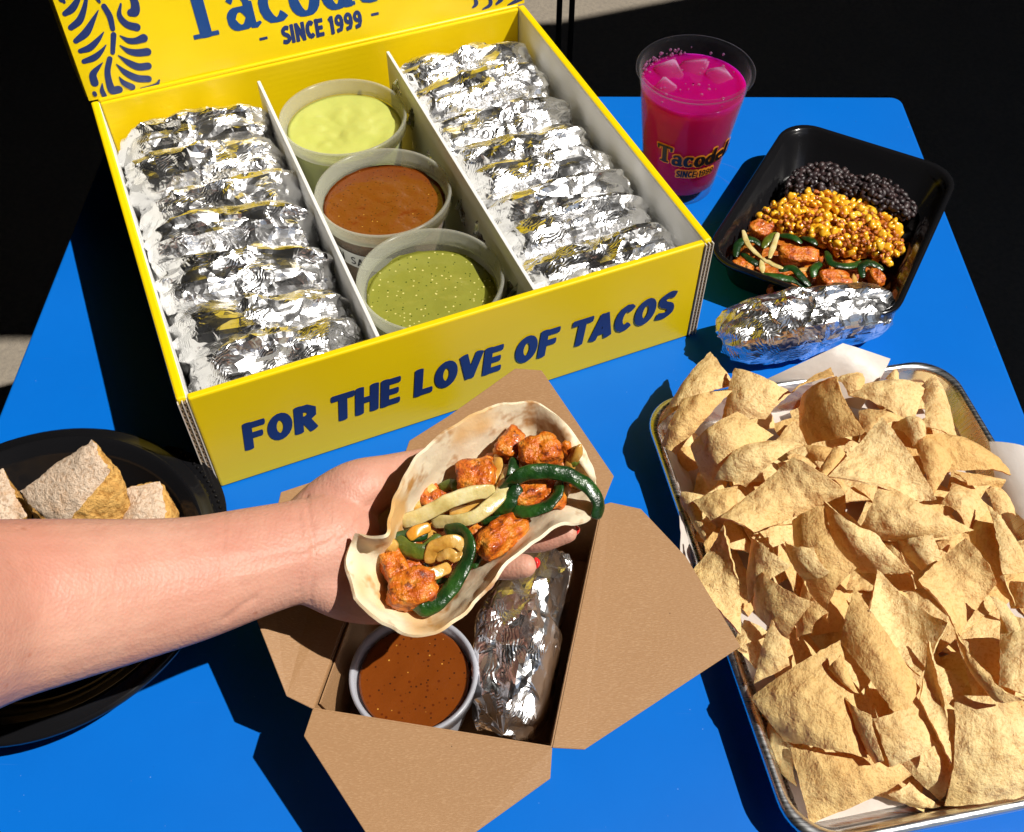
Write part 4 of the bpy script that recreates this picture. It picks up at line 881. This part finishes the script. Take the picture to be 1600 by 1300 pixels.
for i, (c, bu, bv, lb) in enumerate(CHIPS): chip(c, bu, bv, lb, i + 1)
rc = random.Random(5)
pans = [(x, y) for x in np.linspace(-.092, .098, 6) for y in np.linspace(-.138, .142, 11)]
for k, (x, y) in enumerate(pans):
    x += rc.uniform(-.012, .012); y += rc.uniform(-.012, .012); lim = min(1, (.118 - abs(x)) / .05, (.165 - abs(y)) / .05)
    z = .008 + rc.uniform(.0, .017) * max(.1, lim); s_ = rc.uniform(.030, .042); a_ = rc.uniform(0, 6.28); ti = Matrix.Rotation(rc.uniform(-.35, .35) * lim, 3, 'X') @ Matrix.Rotation(rc.uniform(-.35, .35) * lim, 3, 'Y') @ Matrix.Rotation(a_, 3, 'Z')
    pts = []
    for q in (0, 1.9, 3.14, 4.4):
        r_ = s_ * rc.uniform(.75, 1.05) * (.55 if (abs(x) > .09 or abs(y) > .13) else 1); pts.append(SO + S1 * x + S2 * y + EZ * z + np.array(ti @ Vector((r_ * math.cos(q), r_ * math.sin(q), 0))))
    dz = max(0, .0065 - min(p[2] for p in pts)); pts = [p + V(0, 0, dz) for p in pts]
    vs, fs = shell(patch(*pts, 11, 11, .003, .002, .001, 75., 100 + k, .001), .0012, 11, 11); o = mk('corn_chip', vs, fs, CHIP, None, sum(pts) / 4)
    tag(o, 'corn chip buried low in the heap, mostly hidden under the others', 'corn chip', 'buried corn chips at the bottom of the pan')

# ================================================================== bowl of crumb cake
OC = V(-.325, .358, 0); bowl = thing('black_bowl', 'round black plastic bowl with a wide ridged rim, holding crumb cake', 'bowl', OC)
prof = [(.002, .0015), (.080, .0015), (.086, .004), (.104, .030), (.108, .034), (.121, .0345), (.1225, .033), (.1235, .0335), (.1235, .036), (.121, .0375), (.1165, .0365), (.1145, .0385), (.1115, .0385), (.1095, .036), (.1045, .0345), (.102, .031), (.0845, .0055), (.079, .003), (.002, .003)]
mk('bowl_body', *lathe(prof, OC, 96), BLACK, bowl)
tabr = lambda d, r: OC + V(r * math.cos(math.radians(d)), r * math.sin(math.radians(d)), .0335)
pl = [tabr(d, .1195) for d in range(60, 15, -4)] + [tabr(d, .1195 + .0145 * math.sin(math.radians((d - 12) / 50 * 180)) ** .5) for d in range(16, 61, 3)]
mk('locking_tab', *prism(pl, (0, 0, .0022)), BLACK, bowl, smooth=False)
nub = mesh('rim_nub', *lathe([(.01, -1), (.7, -.7), (1, 0), (.7, .7), (.01, 1)], (0, 0, 0), 8), True, [BLACK])
for a in np.radians(np.linspace(24, 52, 13)):
    o = put('rim_nub', nub, bowl, (.1275 * math.cos(a), .1275 * math.sin(a), .0365)); o.scale = (.0012,) * 3
def cake(c, vec, label, seed, n=26):
    A, B_, C_, D_ = [P(x, y, h) for x, y, h in c]; vec = np.asarray(vec); vs, fs, mi = [], [], []; off = Vector((seed * 7.1, 3.3 * seed, 0))
    def face(a, b_, d, e, m):
        k = len(vs); fn = nrm(np.cross(d - a, e - b_)); fn = fn if fn @ ((a + d) / 2 - (A + C_) / 2 - vec / 2) > 0 else -fn
        for i in range(n):
            for j in range(n):
                u, v = i / (n - 1), j / (n - 1); p = a * (1 - u) * (1 - v) + b_ * u * (1 - v) + d * u * v + e * (1 - u) * v; q = Vector(p); p = p + fn * .0045 * (16 * u * (1 - u) * v * (1 - v)) ** .6
                dsp = .0030 * np.array(mn.noise_vector(q * 45 + off)) + .0010 * np.array(mn.noise_vector(q * 130 + off)) + .0012 * np.array(mn.noise_vector(q * 420 + off)); vs.append(p + dsp)
        for i in range(n - 1):
            for j in range(n - 1): fs.append((k + i * n + j, k + i * n + n + j, k + i * n + n + j + 1, k + i * n + j + 1)); mi.append(m)
    lo = [p + vec for p in (A, B_, C_, D_)]
    face(A, B_, C_, D_, 0)
    for a, b_, a2, b2 in ((A, B_, lo[0], lo[1]), (B_, C_, lo[1], lo[2]), (C_, D_, lo[2], lo[3]), (D_, A, lo[3], lo[0])): face(a, b_, b2, a2, 1)
    face(lo[3], lo[2], lo[1], lo[0], 1)
    o = mk('cake_piece', vs, fs, [SUGAR, CRUMB], None, (A + C_) / 2 + vec, True, mi); return tag(o, label, 'cake', 'crumb cake pieces in the black bowl')
cake(((143, 684, .100), (170, 734, .092), (92, 842, .058), (34, 768, .070)), P(208, 800, .052) - P(168, 733, .092), 'largest crumb cake piece, peaked, in the middle of the black bowl', 1)
cake(((195, 762, .060), (252, 757, .060), (260, 842, .050), (192, 846, .050)), P(272, 792, .030) - P(252, 757, .060), 'small square crumb cake piece at the right of the bowl', 2)
cake(((-62, 745, .060), (6, 732, .066), (42, 806, .054), (-44, 842, .050)), P(13, 776, .022) - P(6, 732, .066), 'crumb cake piece cut off by the left edge of the picture', 3)

# ================================================================== the person's arm and hand
person = None
body = MB()
def limb(pts, flat, up=(0, -.5, .86), n=24, k=5):
    q = cmr([np.append(P(x, y, h), r) for x, y, h, r in pts], k); body.add(*tube([a[:3] for a in q], [a[3] for a in q], n, flat, up, 5))
limb([(-520, 1035, .34, .055), (-300, 1006, .275, .054), (-100, 972, .215, .050), (0, 953, .19, .0462), (100, 937, .175, .0428), (200, 922, .161, .0390), (300, 904, .150, .0350), (400, 877, .141, .0315), (470, 860, .135, .0300), (520, 848, .130, .0305)], .80)
limb([(485, 856, .132, .0295), (535, 850, .117, .0340), (590, 842, .096, .0400), (640, 838, .084, .0405), (690, 830, .083, .0375)], .40, (0, -.25, .95))
limb([(480, 815, .132, .0165), (520, 788, .134, .0190), (565, 765, .137, .0192), (612, 746, .130, .0150), (662, 728, .120, .0118), (716, 712, .112, .0098), (765, 704, .106, .0080)], .95)
limb([(490, 900, .128, .0175), (550, 922, .112, .0190), (610, 928, .096, .0175), (660, 905, .090, .0150)], .9)
limb([(680, 778, .088, .0100), (760, 776, .094, .0092), (830, 775, .104, .0082), (868, 774, .110, .0070)], .95, n=16)
limb([(690, 812, .086, .0104), (765, 834, .097, .0096), (838, 843, .109, .0084), (886, 832, .117, .0068)], .95, n=16)
limb([(685, 848, .084, .0104), (755, 876, .098, .0098), (790, 884, .105, .0090), (820, 884, .110, .0076)], .95, n=16)
limb([(655, 885, .084, .0094), (715, 910, .096, .0086), (757, 908, .106, .0068)], .95, n=16)
om = body.build('person', SKIN, None, None, True)
mo = om.modifiers.new('remesh', 'REMESH'); mo.mode = 'VOXEL'; mo.voxel_size = .0017; mo.use_smooth_shade = True
mo = om.modifiers.new('smooth', 'SMOOTH'); mo.iterations = 7; mo.factor = .6
dg = bpy.context.evaluated_depsgraph_get(); me = bpy.data.meshes.new_from_object(om.evaluated_get(dg)); om.modifiers.clear(); om.data = me
me.materials.clear(); me.materials.append(SKIN)
co = np.zeros(len(me.vertices) * 3); me.vertices.foreach_get('co', co); co = co.reshape(-1, 3); no = np.zeros(len(co) * 3); me.vertices.foreach_get('normal', no); no = no.reshape(-1, 3)
# creases of the wrist and palm, tendons, soft unevenness
qx = (co - CAM) @ RM.T; sx, sy = 800 + F_PX * qx[:, 0] / qx[:, 2], 650 - F_PX * qx[:, 1] / qx[:, 2]; facing = (no @ nrm(CAM - V(-.1, .3, .12))) > .15
dsp = np.zeros(len(co))
for line, w_, d in (([(478, 776), (487, 830), (490, 880), (484, 940)], 3.2, .0011), ([(466, 800), (471, 850), (466, 925)], 3.5, .0006), ([(398, 935), (375, 950), (352, 968)], 5, .0009), ([(490, 858), (520, 845), (545, 820), (575, 790), (612, 762)], 5, .0009), ([(500, 790), (515, 810), (528, 835)], 4, .0005), ([(352, 800), (348, 850), (352, 930)], 5, .0004)):
    c_ = np.array(cmr([np.array(p) for p in line], 8)); dist = np.min(np.hypot(sx[:, None] - c_[None, :, 0], sy[:, None] - c_[None, :, 1]), axis=1)
    dsp -= d * np.exp(-(dist / w_) ** 2) * facing
for line, w_, d in (([(360, 868), (420, 862), (480, 852)], 11, .0005), ([(380, 900), (430, 890), (480, 880)], 10, .0004)):
    c_ = np.array(cmr([np.array(p) for p in line], 8)); dist = np.min(np.hypot(sx[:, None] - c_[None, :, 0], sy[:, None] - c_[None, :, 1]), axis=1); dsp += d * np.exp(-(dist / w_) ** 2) * facing
co2 = co + no * dsp[:, None]; me.vertices.foreach_set('co', co2.ravel()); me.update(); me.polygons.foreach_set('use_smooth', [True] * len(me.polygons))
tag(om, "person's bare forearm and open hand with red nails, reaching in and holding the taco", 'person')
def nail(px, py, h, ln, r, lean):
    c = P(px, py, h); u = nrm(V(lean, .55, .80)); d = nrm(V(.8, -.1, .2)); pts = [c + u * ln * t_ + d * (.0016 * (1 - (t_ * 2) ** 2)) for t_ in np.linspace(-.5, .5, 9)]
    mk('fingernail', *tube(pts, [r * (.75 + .25 * (1 - (t_ * 2) ** 2)) for t_ in np.linspace(-.5, .5, 9)], 14, .45, tuple(d), 4), NAIL, om)
nail(899, 829, .1165, .0052, .0028, .15)
nail(837, 881, .110, .0056, .0030, .15)
nail(772, 893, .106, .0048, .0026, .15)

# ================================================================== the taco in the hand
TH = .015
grid = [
 [(554, 834, .142), (545, 856, .136), (540, 880, .132), (546, 906, .130), (556, 934, .130)],
 [(602, 838, .154), (602, 862, .124), (606, 900, .108), (592, 945, .114), (588, 965, .122)],
 [(611, 800, .150), (626, 834, .116), (648, 900, .098), (648, 960, .104), (640, 991, .116)],
 [(633, 748, .158), (658, 792, .112), (696, 872, .091), (704, 940, .104), (700, 980, .117)],
 [(672, 695, .158), (706, 752, .112), (748, 832, .092), (757, 892, .110), (762, 919, .125)],
 [(755, 641, .155), (775, 712, .112), (808, 790, .094), (814, 838, .114), (822, 852, .130)],
 [(829, 628, .142), (842, 692, .110), (866, 757, .099), (872, 796, .116), (876, 821, .130)],
 [(884, 662, .134), (892, 706, .122), (908, 745, .110), (914, 784, .118), (918, 813, .124)],
 [(921, 722, .116), (927, 740, .116), (930, 758, .122), (934, 774, .120), (936, 790, .120)]]
tg = np.array([[P(x, y, h + TH) for x, y, h in r] for r in grid])
a_ = np.array([cmr(list(tg[:, j]), 9) for j in range(5)]).transpose(1, 0, 2); a_ = np.array([cmr(list(r), 8) for r in a_])
NU, NV = a_.shape[:2]; du = np.gradient(a_, axis=0); dv = np.gradient(a_, axis=1); nn_ = np.cross(du, dv); nn_ /= np.linalg.norm(nn_, axis=2, keepdims=True)
for i in range(NU):
    for j in range(NV):
        q = Vector(a_[i, j]); e = max(abs(i / (NU - 1) - .5), abs(j / (NV - 1) - .5)) * 2
        a_[i, j] += nn_[i, j] * (.0014 * mn.noise(q * 55) + .0010 * mn.noise(q * 130)) + e ** 8 * .0012 * np.array(mn.noise_vector(q * 60))
taco = thing('open_taco', 'open soft taco in the hand, filled with chilli chicken, green pepper strips and onion', 'taco', tg[4, 2])
mk('tortilla', *shell(a_, .0020, NU, NV), TORT, taco)
def Z(u, v, h): return P(540 + u / 3.25, 600 + v / 3.25, h + TH)
for k, (u, v, h, sz, a0) in enumerate(((840, 305, .130, (.0075, .0105, .0065), -.5), (985, 345, .134, (.0125, .0095, .0085), .2), (665, 470, .126, (.0115, .0105, .0085), .1), (720, 420, .122, (.008, .006, .006), 1.), (930, 545, .122, (.011, .0105, .008), .4), (990, 550, .118, (.009, .011, .007), 1.2), (790, 770, .118, (.0185, .0085, .008), .75),
                                        (340, 1040, .116, (.0140, .0110, .009), .1), (400, 1070, .108, (.009, .010, .008), .7), (240, 915, .118, (.007, .012, .007), .5), (330, 910, .112, (.008, .008, .006), .3), (520, 900, .110, (.012, .010, .007), .8), (420, 560, .116, (.007, .009, .006), .2), (500, 580, .112, (.010, .006, .005), .4), (1085, 560, .122, (.005, .010, .006), -.4), (650, 720, .108, (.013, .008, .006), .5), (700, 690, .106, (.016, .012, .006), .4), (460, 780, .102, (.016, .014, .006), .6), (600, 650, .104, (.014, .010, .006), .6), (850, 640, .108, (.012, .010, .006), .6))):
    chunk('chicken_piece', Z(u, v, h), sz, (.25 * math.sin(k), .2 * math.cos(k * 2), a0), 300 + k, CHICK, taco, .20, 1.5)
def ts(name, pts, w, th, mat, up=None):
    k = .76 if 'pepper' in name else .85
    up = up or (math.sin(pts[0][0]) * .7, -.6 + .4 * math.cos(pts[0][1]), .8)
    strip(name, [Z(*p) for p in pts], w * k, th * .62, mat, taco, 7, up, .9)
ts('pepper_strip', [(800, 545, .126), (850, 490, .136), (930, 450, .140), (1040, 445, .140), (1150, 470, .138), (1240, 530, .134), (1285, 610, .128), (1275, 665, .124)], .0125, .0055, PEPP)
ts('pepper_strip', [(760, 650, .120), (820, 620, .126), (850, 570, .130), (870, 530, .132)], .0115, .005, PEPP)
ts('pepper_strip', [(840, 640, .122), (930, 648, .126), (1020, 620, .128), (1075, 560, .130), (1080, 510, .130)], .0105, .0045, PEPP)
ts('pepper_strip', [(855, 390, .132), (850, 440, .132), (840, 480, .130), (800, 540, .126)], .0100, .0045, PEPP)
ts('pepper_strip', [(520, 745, .124), (590, 750, .128), (625, 810, .128), (610, 900, .124), (560, 1000, .120), (480, 1100, .116), (400, 1145, .114), (355, 1120, .114)], .0125, .0055, PEPP)
ts('pepper_strip', [(215, 830, .118), (260, 790, .122), (330, 770, .124), (400, 760, .124)], .0110, .0045, PEPP)
ts('pepper_strip', [(270, 800, .124), (320, 840, .124), (400, 850, .124), (470, 790, .124)], .0125, .005, PEPP2)
ts('pepper_strip', [(330, 890, .114), (370, 900, .116), (400, 930, .114)], .0100, .0045, PEPP)
ts('pepper_strip', [(700, 700, .116), (760, 690, .118), (810, 680, .118)], .0080, .0040, PEPP)
ts('pepper_strip', [(490, 530, .118), (540, 510, .122), (575, 540, .120)], .0095, .0045, PEPP2)
ts('pepper_strip', [(420, 1000, .108), (480, 990, .110), (530, 960, .110)], .0095, .0045, PEPP)
ts('pepper_strip', [(640, 850, .110), (665, 880, .112), (650, 920, .110)], .0085, .0040, PEPP)
ts('onion_strip', [(295, 700, .122), (380, 670, .126), (480, 620, .130), (580, 575, .132), (680, 550, .132), (745, 545, .130)], .0115, .0030, ONION)
ts('onion_strip', [(450, 700, .120), (540, 700, .124), (640, 680, .128), (720, 630, .130), (780, 570, .130), (810, 490, .130), (825, 430, .130)], .0100, .0028, ONION)
ts('onion_strip', [(770, 360, .128), (775, 420, .128), (760, 490, .126)], .0070, .0022, ONION2)
ts('onion_strip', [(735, 400, .126), (750, 450, .127), (745, 510, .126)], .0070, .0022, ONION2)
ts('onion_strip', [(330, 960, .120), (400, 970, .122), (460, 960, .122), (520, 930, .120)], .0090, .0024, ONION2)
ts('onion_strip', [(430, 900, .120), (440, 840, .126), (490, 810, .128), (560, 800, .128), (600, 830, .126)], .0095, .0026, ONION2)
ts('onion_strip', [(470, 880, .122), (520, 860, .126), (560, 880, .124), (580, 840, .124)], .0080, .0024, ONION2)
ts('onion_strip', [(340, 640, .116), (370, 600, .118), (400, 560, .120)], .0085, .0024, ONION2)
ts('onion_strip', [(390, 540, .120), (420, 520, .122), (450, 560, .120), (420, 600, .118)], .0080, .0024, ONION2)
ts('onion_strip', [(540, 660, .118), (620, 640, .120), (690, 600, .122)], .0085, .0024, ONION2)
ts('melted_cheese', [(325, 775, .126), (360, 748, .128), (420, 728, .127)], .0080, .0022, CHEESE)

rt = random.Random(8); bits = [blob(400 + i, .0042, .003, .0024, .35, 2., 9, 12, m_, nm_) for i, (m_, nm_) in enumerate(((ONION2, 'onion_bit'), (CHICK, 'chicken_bit'), (SPICE, 'spice_bit'), (PEPP2, 'pepper_bit')))]
for k in range(64):
    f = rt.uniform(.16, .88); j = rt.gauss(2., .42); i0 = f * 8; ia = int(i0); ja = int(max(0, min(3, j))); p = tg[ia, ja] * (1 - (i0 - ia)) + tg[min(8, ia + 1), ja] * (i0 - ia); p2 = tg[ia, ja + 1] * (1 - (i0 - ia)) + tg[min(8, ia + 1), ja + 1] * (i0 - ia)
    p = p * (1 - (j - ja)) + p2 * (j - ja) + V(0, 0, rt.uniform(.002, .011)); m_ = rt.choice([bits[0]] * 4 + bits[1:]); o = put(m_.name, m_, taco, p - org(taco), (rt.uniform(0, 6), rt.uniform(0, 6), rt.uniform(0, 6))); s_ = rt.uniform(.7, 1.6); o.scale = (s_ * rt.uniform(.8, 1.8), s_, s_)
